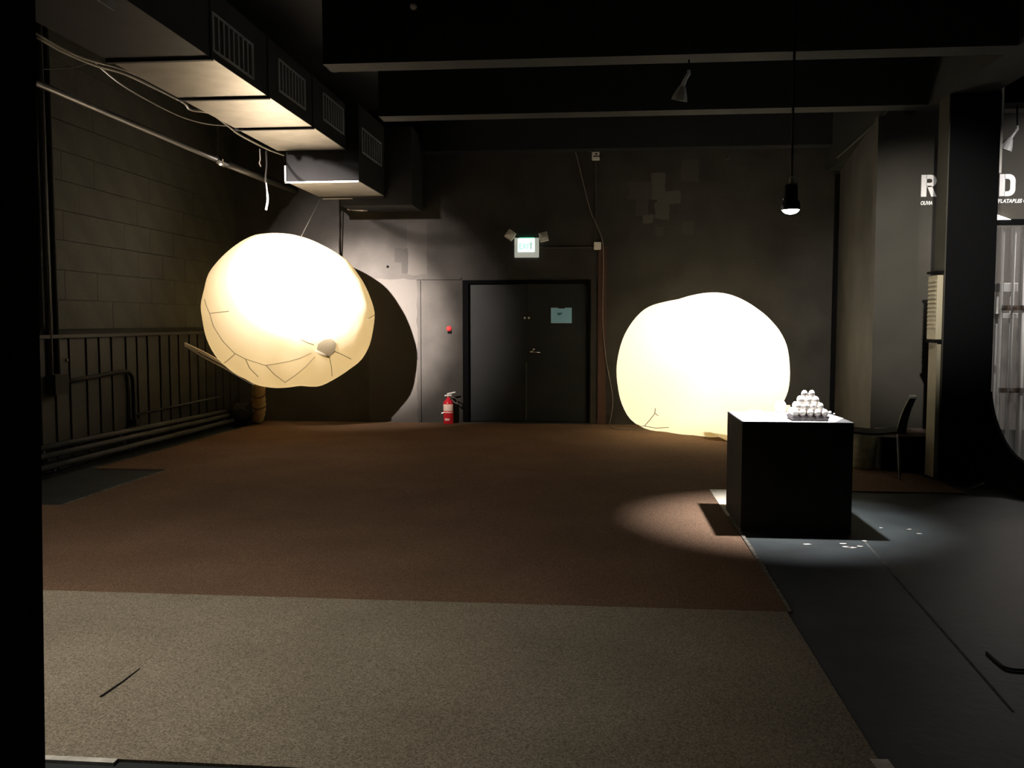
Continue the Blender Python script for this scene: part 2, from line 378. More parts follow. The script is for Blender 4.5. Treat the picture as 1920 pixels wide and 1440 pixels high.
tape((1.012, 5.5), (1.0, 4.7), .02, 'thin worn tape along the lower right edge of the brown carpet', M['tape_worn'])
tape((-4.33, 6.92), (-4.31, 8.7), .03, 'white tape along the brown carpet edge near the plank wainscot', M['tape_worn'])
tape((-1.9, 2.845), (-1.62, 2.845), .03, 'longer white tape strip at the near edge of the beige carpet')
tape((-1.0, 2.845), (-.7, 2.845), .018, 'faint tape strip at the near edge of the beige carpet', M['tape_worn'])
tape((.965, 3.10), (.97, 3.0), .06, 'short white tape at the right corner of the beige carpet')
def chip(x, y, n, label, sz=.02):
    p = onz(x, y, 0); poly = []
    for k in range(n):
        an = 2 * math.pi * k / n; rr = sz * random.uniform(.5, 1.2); poly.append((p.x + rr * 1.5 * math.cos(an), p.y + rr * math.sin(an)))
    tag(slab(poly, 0, .003).obj('paint_fleck', M['tape'], origin=p), label, 'fleck', 'white flecks on the dark floor in front of the plinth')
for x, y in ((1582, 1020), (1589, 1026), (1598, 1027), (1612, 1025), (1652, 990), (1512, 1021), (1620, 1015), (1705, 993), (1725, 1001)):
    chip(x, y, 7, 'small white paint fleck on the dark floor around the plinth', .022 if x < 1620 else .014)
for x, y in ((775, 789), (789, 791), (755, 789)):
    p = onz(x, y, .01); tag(MB().prism([(p.x - .035, p.y - .015, .0105), (p.x + .03, p.y - .02, .0105), (p.x + .04, p.y + .012, .0105), (p.x - .02, p.y + .02, .0105)], (0, 0, .008)).obj('paper_scrap', M['paper']), 'tiny white scrap on the carpet by the back wall', 'scrap', 'white scraps by the back wall')
p = onz(252, 836, .01)
tag(MB().lathe([(0, 0), (.025, 0), (.03, .01), (.015, .022), (0, .024)], 8, (p.x, p.y, .0105)).obj('paper_scrap', M['tan'], smooth=True), 'small pale crumb on brown carpet near the floor pipes', 'scrap')
p0, p1 = onz(189, 1307, .012), onz(262, 1254, .012)
tag(MB().tube([p0 + Vector((0, 0, .002)), (p0 + p1) / 2 + Vector((.005, 0, .002)), p1 + Vector((0, 0, .002))], [.005, .004, .002], 6).obj('thin_crease', M['black_cable']), 'thin dark stick lying on the beige carpet', 'crease')  # dark tube laid on top to draw a carpet crease
pts = [onz(x, y, 0) + Vector((0, 0, .0065)) for x, y in ((1850, 1225), (1872, 1245), (1890, 1256), (1925, 1259), (1990, 1256), (2200, 1235), (2500, 1180), (2750, 1090))]
tag(MB().tube(curve_pts(pts), .006, 6).obj('floor_cable', M['black_cable'], smooth=True), 'black cable curving over the dark concrete floor', 'cable')

# ---------------------------------------------------------------- big columns
c0 = onY(67, 60, 2.1); c1 = onY(78, 900, 2.1)
kx = (c1.x - c0.x) / (c1.z - c0.z)
xz = lambda z: c1.x + kx * (z - c1.z)
col = MB(); n = 0
zs = (0, CZ - .005)
col.v = [Vector((xx, yy, zz)) for zz in zs for xx, yy in ((xz(zz) - .5, 1.75), (xz(zz) - .03, 1.75), (xz(zz), 2.1), (xz(zz) - .5, 2.1))]
col.f = [(0, 1, 2, 3)[::-1], (4, 5, 6, 7), (0, 1, 5, 4), (1, 2, 6, 5), (2, 3, 7, 6), (3, 0, 4, 7)]
tag(col.obj('column', M['black']), 'black column in the foreground at the end of the beige carpet', 'column')
cy0, cy1 = 8.86, 9.13
cx0, cx1 = onY(1758.5, 900, cy0).x, onY(1853, 900, cy0).x
pc = thing('column', 'dark square column with a flared foot in front of the lettered wall', 'column', ((cx0 + cx1) / 2, (cy0 + cy1) / 2, 0))
MB().box(cx0 + .012, cx1, cy0, cy1, 0, 3.6).obj('shaft', M['black'], pc, bevel=.01)
MB().box(cx0, cx0 + .012, cy0 + .01, cy1, .02, 3.6).obj('side_face', M['olive'], pc)
bx = MB()
b0 = onX(1766, 516, cx0).z; b1 = onX(1766, 637, cx0).z
cab = MB().box(cx0 - .055, cx0, cy0 + .02, cy1 - .01, b1, b0).obj('louvred_panel', M['panel_box'], pc, bevel=.006)
nl = 12
for k in range(nl):
    z = b1 + .12 + (b0 - b1 - .17) * k / (nl - 1)
    MB().prism([(cx0 - .055, cy0 + .04, z - .008), (cx0 - .066, cy0 + .04, z - .008), (cx0 - .055, cy0 + .04, z + .01)], (0, cy1 - cy0 - .07, 0)).obj('louvre', M['panel_box'], cab)
MB().box(cx0 - .065, cx0, cy0 + .01, cy1, b1 - .03, b1 - .006).obj('bracket', M['black'], pc)
MB().box(cx0 - .065, cx0, cy0 + .01, cy1, b0 + .02, b0 + .04).obj('bracket', M['black'], pc)
MB().box(cx0 - .035, cx0, cy0 + .03, cy1 - .02, .015, b1 - .03).obj('wire_channel', M['conduit'], pc)
# flared skirt at its foot
top = curve_pts([onY(1855, 735, 8.86), onY(1860, 770, 8.8), onY(1868, 797, 8.7), onY(1880, 825, 8.55), onY(1897, 850, 8.4), onY(1922, 870, 8.2), onY(1965, 893, 7.95), onY(2010, 912, 7.7)], 4)
bot = [onz(1846 + 150 * (k / (len(top) - 1)), 906 + 62 * (k / (len(top) - 1)), 0) for k in range(len(top))]
for k in range(len(top)):
    f_ = k / (len(top) - 1)
    if f_ > .78: top[k].z = max(.015, top[k].z * (1 - (f_ - .78) / .22))
sk = MB()
th = Vector((.05, .06, 0))
for t_, b_ in zip(top, bot): sk.v += [b_, t_, t_ + th, b_ + th + Vector((.0, .0, 0))]
for k in range(len(top) - 1):
    for j in range(4): sk.f.append((k * 4 + j, k * 4 + (j + 1) % 4, k * 4 + 4 + (j + 1) % 4, k * 4 + 4 + j))
sk.f += [(0, 1, 2, 3), tuple(len(sk.v) - 4 + j for j in range(4))]
sk.obj('flared_skirt', M['black'], pc)
p = onz(1797, 890, 0)
ct = thing('cable_clamp', 'small pale fitting with a cable at the foot of the dark column', 'fitting', (p.x, 8.83, 0))
z = .08
MB().box(p.x - .03, p.x + .02, 8.80, 8.855, .0, .10).obj('clamp_body', M['pipe'], ct, bevel=.008)
MB().tube([(p.x - .02, 8.83, .09), (p.x - .03, 8.825, .14), (p.x - .025, 8.83, .16)], .008, 6).obj('clamp_hook', M['pipe'], ct)
e0, e1 = onY(1870, 150, 8.79), onY(1866, 322, 8.79)
tag(MB().box(cx1 + .001, cx1 + .022, 8.87, 8.93, e1.z, e0.z).obj('pale_conduit', M['white']), 'narrow white conduit on the right edge of the dark column', 'conduit')

# ---------------------------------------------------------------- wall lettering
LY = PY - .004
def zx(x, y): v = onY(x, y, LY); return v.x, v.z
sg = thing('wall_lettering', 'large white letters with a small italic line on the partition wall', 'lettering', (onY(1800, 384, LY).x, LY, onY(1800, 384, LY).z))
H = onY(1727, 328, LY).z - onY(1727, 369, LY).z
def arc(cx, cz, r, a0, a1, n=10): return [(cx + r * math.cos(math.radians(a0 + (a1 - a0) * k / n)), cz + r * math.sin(math.radians(a0 + (a1 - a0) * k / n))) for k in range(n + 1)]
def glyph(parts, x0, z0):
    m = MB()
    for poly in parts: m.prism([(x0 + u * H, LY, z0 + v * H) for u, v in poly], (0, -.004, 0))
    return m
def ring(o, i_):
    """quads between two open outlines of equal length"""
    return [[o[k], o[k + 1], i_[k + 1], i_[k]] for k in range(len(o) - 1)]
bowl_o = [(.22, 1.0)] + arc(.40, .72, .28, 90, -90) + [(.22, .44)]
bowl_i = [(.22, .80)] + arc(.40, .72, .09, 90, -90) + [(.22, .635)]
bowl_i[0] = (.22, .81); bowl_i[-1] = (.22, .63)
R_ = [[(0, 0), (.24, 0), (.24, 1), (0, 1)]] + ring(bowl_o, bowl_i) + [[(.26, .50), (.47, .50), (.70, 0), (.46, 0)]]
d_o = [(.22, 1.0)] + arc(.40, .70, .30, 90, 0, 6) + arc(.40, .30, .30, 0, -90, 6) + [(.22, 0)]
d_i = [(.22, .79)] + arc(.36, .67, .11, 90, 0, 6) + arc(.36, .33, .11, 0, -90, 6) + [(.22, .21)]
D_ = [[(0, 0), (.24, 0), (.24, 1), (0, 1)]] + ring(d_o, d_i)
rx, rz = zx(1726.5, 369); glyph(R_, rx, rz).obj('letter', M['letter'], sg)
dx, dz = zx(1873, 368); glyph(D_, dx, dz).obj('letter', M['letter'], sg)
def text_mesh(s, size, m, name, parent, loc, rot=(math.pi / 2, 0, 0), shear=0, off=0, ext=.001, width=None):
    c = bpy.data.curves.new(name, 'FONT'); c.body = s; c.size = size; c.shear = shear; c.offset = off; c.extrude = ext
    t = bpy.data.objects.new(name + '_tmp', c); COL.objects.link(t)
    dg = bpy.context.evaluated_depsgraph_get(); me = bpy.data.meshes.new_from_object(t.evaluated_get(dg)); bpy.data.objects.remove(t)
    if width:
        xs = [v.co.x for v in me.vertices]; k = width / (max(xs) - min(xs)); mn = min(xs)
        for v in me.vertices: v.co.x = (v.co.x - mn) * k
    me.materials.clear(); me.materials.append(m)
    o = bpy.data.objects.new(name, me); COL.objects.link(o); o.parent = parent; o.location = Vector(loc) - world_of(parent); o.rotation_euler = rot
    return o
tx, tz = zx(1726, 384); tx2, _ = zx(1748, 384)
text_mesh('OLIVIA', .052, M['letter'], 'subtitle_text', sg, (tx, LY - .002, tz), shear=.25, off=.0018, width=tx2 - tx)
tx, tz = zx(1862, 380.5); tx2, _ = zx(1929, 380)
text_mesh('INFLATABLES CL', .052, M['letter'], 'subtitle_text', sg, (tx, LY - .002, tz), shear=.25, off=.0018, width=tx2 - tx)

# ---------------------------------------------------------------- strip curtain doorway at the right
cy = PY + .06
sc = thing('strip_curtain', 'clear plastic strip curtain with brown rails in the partition doorway', 'curtain', ((ox0 + ox1) / 2, cy, 0))
MB().box(ox0, ox1, PY - .03, PY + .0, oz - .03, oz + .03).obj('header_bar', M['black'], sc)
x = ox0 + .015; k = 0
while x < ox1 - .05:
    ww = .105
    m = MB(); n = 8
    for j in range(n + 1):
        u = j / n; yy = cy + (.018 if k % 2 else -.004) + .022 * math.sin(math.pi * u)
        m.v += [Vector((x + ww * u, yy, .03)), Vector((x + ww * u, yy, oz - .03))]
    for j in range(n): m.f.append((2 * j, 2 * j + 2, 2 * j + 3, 2 * j + 1))
    m.obj('plastic_strip', M['strip'], sc, smooth=True, fix=False)
    x += .082; k += 1
for yy in (577, 733):
    z = onY(1900, yy, cy).z
    MB().box(ox0 + .22, ox1, cy + .06, cy + .10, z - .025, z + .025).obj('rail', M['wood'], sc)
for ux, uw in ((1873, .012), (1893, .014), (1914, .045)):
    ux = onY(ux, 700, cy + .13).x; MB().box(ux - uw / 2, ux + uw / 2, cy + .11, cy + .15, .0, oz - .03).obj('upright', M['white'], sc)  # white posts stand in for bright light streaks in the plastic
MB().box(ox0 + .9, ox0 + .96, cy + .11, cy + .16, .0, oz - .03).obj('upright', M['wood'], sc)
sh = thing('shelf_unit', 'white open shelf unit standing behind the plastic strips', 'shelf', (onY(1878, 600, 11.2).x, 11.2, 0))
for y0, y1 in ((532, 548), (588, 597)):
    a, b = onY(1862, y0, 11.2), onY(1894, y1, 11.2)
    MB().box(a.x, b.x, 11.0, 11.3, b.z, a.z).obj('shelf', M['white'], sh, bevel=.004)
for xx in (a.x + .02, b.x - .02): MB().box(xx - .012, xx + .012, 11.14, 11.16, .0, onY(1878, 532, 11.2).z).obj('post', M['white'], sh)
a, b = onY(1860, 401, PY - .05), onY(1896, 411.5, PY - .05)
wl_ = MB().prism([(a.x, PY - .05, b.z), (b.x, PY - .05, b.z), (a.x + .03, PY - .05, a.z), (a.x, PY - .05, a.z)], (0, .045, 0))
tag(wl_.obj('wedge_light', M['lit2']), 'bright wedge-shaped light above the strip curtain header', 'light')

# ---------------------------------------------------------------- double door
d1 = sempty('door_1', ((DX0 + DX1) / 2, WY, 0), 'black double door under the exit sign')
jw = .085
MB().box(DX0, DX0 + jw, WY - .015, WY + .2, 0, DZ).box(DX1 - .035, DX1, WY - .015, WY + .2, 0, DZ).box(DX0 + jw, DX1 - .035, WY - .015, WY + .2, DZ - .05, DZ).obj('door_frame', M['black'], d1)
MB().box(DX0 - .02, DX1 + .02, WY - .06, WY + .2, .0105, .022).obj('threshold', M['pipe'], d1)
MB().box(DX0, DX1, WY + .2, WY + .25, 0, DZ).obj('back_panel', M['black'], d1)
mx_ = onY(987, 700, WY).x
lf = MB().box(DX0 + jw + .004, mx_ - .006, WY + .05, WY + .10, .03, DZ - .055).obj('door_leaf', M['door'], d1, bevel=.004)
rf = MB().box(mx_ + .002, DX1 - .039, WY + .05, WY + .10, .03, DZ - .055).obj('door_leaf', M['door'], d1, bevel=.004)
MB().box(mx_ - .018, mx_ + .004, WY + .040, WY + .05, .03, onY(987, 680, WY).z).obj('astragal', M['pipe'], lf)
h = onY(996, 660, WY)
hd = MB().lathe([(0, 0), (.032, 0), (.032, .012), (.012, .02), (.012, .05), (0, .05)], 16, (h.x, WY + .05, h.z), Matrix.Rotation(math.pi / 2, 4, 'X')).obj('door_handle', M['chrome'], rf, smooth=True)
MB().tube([(h.x, WY + .0, h.z), (h.x + .04, WY - .002, h.z), (h.x + .13, WY, h.z - .006)], [.013, .012, .009], 8).obj('lever', M['chrome'], hd, smooth=True)
MB().lathe([(0, 0), (.017, 0), (.014, .012), (0, .014)], 12, (onY(1008, 658, WY).x - .06, WY + .05, h.z + .04), Matrix.Rotation(math.pi / 2, 4, 'X')).obj('lock_cylinder', M['chrome'], rf, smooth=True)
for xx, par in ((984, lf), (990.5, rf)):
    v = onY(xx, 596, WY)
    MB().lathe([(0, 0), (.016, 0), (.014, .008), (0, .01)], 12, (v.x + (-.004 if par == lf else .006), WY + .04, v.z), Matrix.Rotation(math.pi / 2, 4, 'X')).obj('bolt_head', M['white'], par, smooth=True)
# notice on the door
a, b = onY(1033, 577, WY + .05), onY(1072, 606, WY + .05)
pn = thing('door_notice', 'light blue paper notice taped to the black door', 'notice', ((a.x + b.x) / 2, WY + .045, b.z))
tw = (b.x - a.x)
MB().prism([(a.x, WY + .049, b.z), (b.x, WY + .049, b.z), (b.x, WY + .049, a.z), (a.x + tw * .68, WY + .049, a.z), (a.x + tw * .66, WY + .049, a.z - .012), (a.x + tw * .36, WY + .049, a.z - .012), (a.x + tw * .33, WY + .049, a.z), (a.x, WY + .049, a.z)], (0, -.003, 0)).obj('sheet', M['blue_paper'], pn)
cz = (a.z + b.z) / 2 + .02; cx_ = a.x + tw * .40
MB().prism([(cx_ - .03, WY + .046, cz + .018), (cx_ + .05, WY + .046, cz + .02), (cx_ + .015, WY + .046, cz - .012), (cx_ - .02, WY + .046, cz - .015)], (0, -.001, 0)).obj('ink_mark', M['blue_ink'], pn)

# ---------------------------------------------------------------- exit sign, boxes, cables on the back wall
a, b = onY(965.5, 447, WY), onY(1010.5, 483, WY)
es = thing('exit_sign', 'lit exit sign with twin emergency lamp heads above the double door', 'exit sign', ((a.x + b.x) / 2, WY - .04, b.z))
MB().box(a.x, b.x, WY - .085, WY - .002, b.z, a.z).obj('housing', M['sign_white'], es, bevel=.006)
MB().box(a.x + .07, b.x - .07, WY - .03, WY - .02, a.z, a.z + .008).obj('top_glow_slot', M['green_glow'], es)
pw = b.x - a.x; ph_ = a.z - b.z
MB().box(a.x + pw * .14, b.x - pw * .16, WY - .0885, WY - .084, b.z + ph_ * .27, a.z - ph_ * .03).obj('lit_panel', M['exit_panel'], es)
text_mesh('EXIT', .115, M['exit_text'], 'exit_lettering', es, (a.x + pw * .20, WY - .0895, b.z + ph_ * .42), off=.001, width=pw * .56)
MB().box(a.x + pw * .68, a.x + pw * .70, WY - .0915, WY - .089, b.z + ph_ * .40, b.z + ph_ * .80).obj('panel_line', M['exit_line'], es)
for (px, py, ang, sx) in ((957, 440, 35, -1), (1019, 443.5, -12, 1)):
    c = onY(px, py, WY - .12); R3 = Matrix.Translation((c.x, WY - .12, c.z)) @ Matrix.Rotation(math.radians(ang), 4, 'Y') @ Matrix.Rotation(math.radians(-12), 4, 'X')
    hh = .062
    hdm = MB().box(-hh, hh, -.01, .06, -hh, hh, R3).obj('lamp_head', M['white'], es, bevel=.006)
    ln = MB(); ln.prism([R3 @ Vector(v) for v in ((-.052, -.012, -.052), (.052, -.012, -.052), (0, -.034, 0))], R3.to_3x3() @ Vector((0, .002, 0)))
    ln = MB(); n = 0
    ln.v = [R3 @ Vector(v) for v in ((-.054, -.012, -.054), (.054, -.012, -.054), (.054, -.012, .054), (-.054, -.012, .054), (-.018, -.03, -.018), (.018, -.03, -.018), (.018, -.03, .018), (-.018, -.03, .018))]
    ln.f = [(0, 1, 5, 4), (1, 2, 6, 5), (2, 3, 7, 6), (3, 0, 4, 7), (4, 5, 6, 7)]
    ln.obj('lamp_lens', M['lens'], hdm)
    MB().tube([(c.x - sx * .03, WY - .09, c.z - .03), (c.x - sx * .075, WY - .06, a.z - .01)], .01, 6).obj('swivel_arm', M['white'], es)
a, b = onY(1113.5, 454, WY), onY(1127, 468.5, WY)
tag(MB().box(a.x, b.x, WY - .05, WY - .001, b.z, a.z).obj('junction_box', M['white'], bevel=.012), 'blank white junction box joined to the exit sign by a thin conduit', 'box')
j0 = onY(1011, 464.5, WY); 
tag(MB().tube([(j0.x, WY - .012, j0.z), (a.x - .001, WY - .012, j0.z)], .010, 8).obj('wall_conduit', M['pipe']), 'thin horizontal conduit from the exit sign to the white box', 'conduit')
a, b = onY(1110, 286, WY), onY(1124, 301, WY)
ob = thing('outlet_box', 'white outlet box with dark sockets high on the back wall', 'outlet', ((a.x + b.x) / 2, WY - .03, b.z))
MB().box(a.x, b.x, WY - .05, WY - .001, b.z, a.z).obj('outlet_body', M['white'], ob, bevel=.006)
MB().box(a.x + .045, b.x - .03, WY - .055, WY - .045, a.z - .04, a.z - .02).obj('socket', M['black'], ob)
MB().box(a.x + .02, b.x + .02, WY - .056, WY - .045, b.z + .045, b.z + .06).obj('socket', M['black'], ob)
pts = [onY(x, y, WY - .02) for x, y in ((1117, 301), (1117, 400), (1116, 454))]
tag(MB().tube(pts, .008, 6).obj('wall_conduit', M['dark_pipe']), 'thin dark conduit between the outlet box and the junction box below', 'conduit')
x0_, x1_ = onY(1121, 600, WY).x, onY(1137, 600, WY).x
tag(MB().box(x0_, x1_, WY - .022, WY - .001, .012, onY(1128, 462, WY).z).obj('wall_batten', M['red_pipe']), 'flat reddish brown batten running down the wall beside the double door', 'batten')
pts = [onY(x, y, WY - .035) for x, y in ((1108, 285), (1099, 281), (1085, 278), (1079, 281), (1083, 300), (1094, 345), (1107, 395), (1120, 425), (1129.5, 450), (1131, 480), (1131, 520), (1130, 570), (1130, 600), (1132, 635), (1137, 680), (1145, 720), (1149, 750), (1147, 775), (1143, 793))]
last = Vector((pts[-1].x, WY - .05, .018))
pts += [last] + [onz(x, y, .018) for x, y in ((1150, 803), (1175, 805), (1207, 806))]
tag(MB().tube(curve_pts(pts, 4), .0065, 6).obj('power_cable', M['power_cable'], smooth=True), 'long pale cable hanging from the outlet box down to the standing balloon', 'cable')
v = onY(842, 616, WY)
al = thing('alarm_light', 'small red alarm light on the wall beside the door', 'alarm light', (v.x, WY - .02, v.z - .03))
MB().lathe([(0, 0), (.038, 0), (.036, .02), (.022, .038), (0, .043)], 14, (v.x, WY - .001, v.z), Matrix.Rotation(math.pi / 2, 4, 'X')).obj('red_dome', M['red_lamp'], al, smooth=True)
MB().box(v.x - .02, v.x + .035, WY - .02, WY - .001, v.z - .07, v.z - .035).obj('mount', M['black'], al)
for (x, y) in ((1365, 297), (1488, 293)):
    v = onY(x, y, WY); tag(MB().tube([(v.x - .03, WY - .01, v.z - .02), (v.x, WY - .04, v.z - .02), (v.x + .02, WY - .03, v.z + .03)], .009, 6).obj('wall_hook', M['pipe']), 'small metal hook high on the back wall', 'hook', 'hooks on the back wall')
v = onY(727, 500, WY); tag(MB().lathe([(0, 0), (.02, 0), (.012, .012), (0, .014)], 10, (v.x, WY - .001, v.z), Matrix.Rotation(math.pi / 2, 4, 'X')).obj('wall_bolt', M['black'], smooth=True), 'dark bolt head on the lit part of the back wall', 'bolt')
# fire extinguisher
ex, ey = onz(837.5, 797, .01).x, WY - .16
fe = thing('fire_extinguisher', 'red fire extinguisher standing on the carpet beside the door', 'fire extinguisher', (ex, ey, .0105))
MB().lathe([(0, .0105), (.068, .0105), (.074, .02), (.074, .30), (.068, .335), (.045, .362), (.026, .375), (.024, .40), (0, .40)], 24, (ex, ey, 0)).obj('cylinder', M['red'], fe, smooth=True)
def band(z0, z1, a0, a1, r=.0755):
    m = MB(); n = 10
    for k in range(n + 1):
        q_ = math.radians(a0 + (a1 - a0) * k / n); m.v += [Vector((ex + r * math.cos(q_), ey + r * math.sin(q_), z0)), Vector((ex + r * math.cos(q_), ey + r * math.sin(q_), z1))]
    for k in range(n): m.f.append((2 * k, 2 * k + 2, 2 * k + 3, 2 * k + 1))
    return m
band(.205, .300, -165, -25).obj('label', M['label'], fe, smooth=True)
band(.175, .192, -165, -25).obj('label', M['label'], fe, smooth=True)
band(.065, .095, -125, -70).obj('label', M['label'], fe, smooth=True)
MB().tube([(ex, ey, .395), (ex, ey, .425)], .02, 10).obj('valve', M['chrome'], fe, smooth=True)
MB().prism([(ex - .055, ey - .012, .415), (ex + .05, ey - .012, .425), (ex + .05, ey - .012, .438), (ex - .055, ey - .012, .432)], (0, .024, 0)).obj('carry_handle', M['white'], fe)
MB().prism([(ex - .02, ey - .011, .44), (ex + .105, ey - .011, .468), (ex + .105, ey - .011, .484), (ex - .02, ey - .011, .458)], (0, .022, 0)).obj('squeeze_lever', M['white'], fe)
MB().tube(curve_pts([(ex + .02, ey, .41), (ex + .08, ey - .01, .395), (ex + .13, ey - .01, .36), (ex + .12, ey, .30)], 5), .009, 6).obj('hose', M['pipe'], fe, smooth=True)
MB().tube(curve_pts([(ex + .05, ey, .365), (ex + .10, ey - .02, .32), (ex + .15, ey - .02, .30)], 5), .011, 6).obj('nozzle', M['pipe'], fe, smooth=True)
MB().tube([(ex - .074, ey, .17), (ex - .10, ey, .16)], .014, 8).obj('clip', M['chrome'], fe)

# ================================================================ balloons
def bez(outline, c, n):
    """radius (px) of a closed outline by angle, smoothed"""
    pol = sorted([(math.atan2(-(y - c[1]), x - c[0]) % (2 * math.pi), math.hypot(x - c[0], y - c[1])) for x, y in outline])
    pol = [(pol[-1][0] - 2 * math.pi, pol[-1][1])] + pol + [(pol[0][0] + 2 * math.pi, pol[0][1]), (pol[1][0] + 2 * math.pi, pol[1][1])]
    out = []
    for k in range(n):
        t = 2 * math.pi * k / n
        for i in range(len(pol) - 1):
            if pol[i][0] <= t < pol[i + 1][0]:
                u = (t - pol[i][0]) / (pol[i + 1][0] - pol[i][0]); r0 = pol[max(i - 1, 0)][1]; r1, r2 = pol[i][1], pol[i + 1][1]; r3 = pol[min(i + 2, len(pol) - 1)][1]
                out.append(.5 * (2 * r1 + (r2 - r0) * u * .8 + (2 * r0 - 5 * r1 + 4 * r2 - r3) * u * u * .0 + 0) if False else r1 + (r2 - r1) * (u * u * (3 - 2 * u) * .4 + u * .6)); break
    return [(.2 * out[k - 1] + .6 * out[k] + .2 * out[(k + 1) % n]) for k in range(n)]
class Balloon:
    def __init__(s, outline, cpx, Y, depth_m, zmin=None, dent=None):
        s.c = onY(cpx[0], cpx[1], Y); s.cpx = cpx; d = (s.c - CAM); s.dist = d.length
        s.w = d.normalized(); s.r = s.w.cross(Vector((0, 0, 1))).normalized(); s.u = s.r.cross(s.w)
        s.n = 96; s.R = bez(outline, cpx, s.n); s.D = depth_m; s.zmin = zmin; s.dent = dent
        s.pm = (s.c - CAM).dot(FW) / F
    def rad(s, a):
        t = (a % (2 * math.pi)) / (2 * math.pi) * s.n; i = int(t) % s.n; u = t - int(t)
        return s.R[i] * (1 - u) + s.R[(i + 1) % s.n] * u
    def P(s, a, phi):
        """phi 0 = towards the viewer, pi = away"""
        r = s.rad(a) * s.pm; sp, cp = math.sin(phi), math.cos(phi)
        wob = 1 + .012 * math.sin(5 * a + 3 * phi) * sp
        p = s.c + (s.r * math.cos(a) + s.u * math.sin(a)) * (r * sp) - s.w * (s.D * cp * wob)
        if s.dent: p = p + s.w * s.dent(math.cos(a) * s.rad(a) * sp + s.cpx[0], s.cpx[1] - math.sin(a) * s.rad(a) * sp, cp)
        if s.zmin is not None and p.z < s.zmin: p.z = s.zmin
        return p
    def at(s, x, y, out=.0):
        a = math.atan2(-(y - s.cpx[1]), x - s.cpx[0]); q = min(.995, math.hypot(x - s.cpx[0], y - s.cpx[1]) / s.rad(a))
        p = s.P(a, math.asin(q)); return p + (p - s.c).normalized() * out
    def mesh(s):
        m = MB(); J = 48
        for j in range(J + 1):
            ph = math.pi * j / J
            for k in range(s.n):
                m.v.append(s.P(2 * math.pi * k / s.n, ph))
        for j in range(J):
            for k in range(s.n): m.f.append((j * s.n + k, j * s.n + (k + 1) % s.n, (j + 1) * s.n + (k + 1) % s.n, (j + 1) * s.n + k))
        return m
def seams(B, parent, lines, r=.004):
    for ln in lines:
        pts = []
        for (xa, ya), (xb, yb) in zip(ln[:-1], ln[1:]):
            for k in range(5): pts.append(B.at(xa + (xb - xa) * k / 5, ya + (yb - ya) * k / 5, .002))
        pts.append(B.at(*ln[-1], .002))
        MB().tube(pts, r, 5).obj('seam', M['seam'], parent, smooth=True)
O1 = [(500, 441), (484, 443), (540, 440), (570, 446), (605, 460), (632, 475), (650, 487), (668, 510), (682, 532), (692, 555), (701, 586), (697, 620), (690, 650), (675, 676), (650, 695), (620, 714), (596, 726), (585, 726), (560, 723), (530, 727), (510, 727), (485, 722), (450, 706), (425, 685), (405, 660), (393, 630), (388, 600), (385, 575), (392, 545), (400, 515), (415, 495), (440, 470), (465, 452)]
def dent1(x, y, cp):
    # the slack lower part is tucked in along the belly seam
    d = 0
    if y > 640 and cp > 0: d += .10 * min(1, (y - 640) / 60) * (1 + .5 * math.sin(x * .11)) * cp
    return d
B1 = Balloon(O1, (543, 585), 11.85, 1.02, dent=dent1)
b1o = thing('balloon', 'large cream inflatable ball hanging in the air with a slack belly', 'balloon', B1.c - Vector((0, 0, 1.0)))
B1.mesh().obj('skin', M['balloon'], b1o, smooth=True)
seams(B1, b1o, [
    [(396, 563), (401, 577), (406, 588), (422, 586), (441, 584)],
    [(406, 588), (412, 610), (428, 636), (447, 657), (466, 668), (500, 679), (520, 676), (540, 672), (560, 666), (579, 657)],
    [(501, 679), (515, 697), (533, 713)], [(533, 713), (552, 698), (570, 682), (585, 664)], [(611, 666), (615, 684), (617, 703)],
    [(620, 655), (635, 662), (651, 671)], [(448, 659), (437, 669), (426, 678)], [(466, 668), (472, 685), (486, 701)],
    [(682, 598), (690, 594), (699, 590)], [(560, 632), (572, 638), (583, 642)], [(611, 664), (620, 656)]], .0045)
fl = MB(); cpt = [(590, 640), (600, 633), (614, 631), (622, 640), (620, 653), (611, 663), (597, 658), (588, 650)]
vs = [B1.at(x, y, .012) for x, y in cpt]; fl.v = vs + [B1.at(605, 647, .016)]; fl.f = [(i, (i + 1) % 8, 8) for i in range(8)]
fl.obj('valve_flap', M['flap'], b1o, smooth=True)
MB().tube([B1.at(585, 651, .02), B1.at(597, 658, .025), B1.at(610, 664, .02)], [.012, .022, .015], 8).obj('valve_lip', M['balloon'], b1o, smooth=True)
# strap sticking out of its side
s0 = onY(346, 646, 11.35); s1 = onY(420, 686, 11.45); s2 = B1.at(478, 714, .03)
st = MB(); sd = Vector((0, 0, .038))
d_ = Vector((0, .03, 0))
st.v = []
for p_, k_ in ((s0, .7), (s0 * .5 + s1 * .5, 1.1), (s1, 1.0), (s2, .35)): st.v += [p_ - sd * k_, p_ + sd * k_, p_ + sd * k_ + d_, p_ - sd * k_ + d_]
for k in range(3):
    for j in range(4): st.f.append((k * 4 + j, k * 4 + (j + 1) % 4, k * 4 + 4 + (j + 1) % 4, k * 4 + 4 + j))
st.f += [(0, 1, 2, 3), (12, 13, 14, 15)]
so = st.obj('strap', M['strap'], b1o)
g0 = s0 + (s1 - s0) * .35
MB().tube([g0 + Vector((0, -.004, 0)), s0 + (s1 - s0) * .7 + Vector((0, -.004, -.004)), s1 + Vector((0, -.004, .0)), s2 + Vector((0, -.012, 0))], [.006, .009, .009, .005], 6).obj('strap_groove', M['strap_dark'], so)
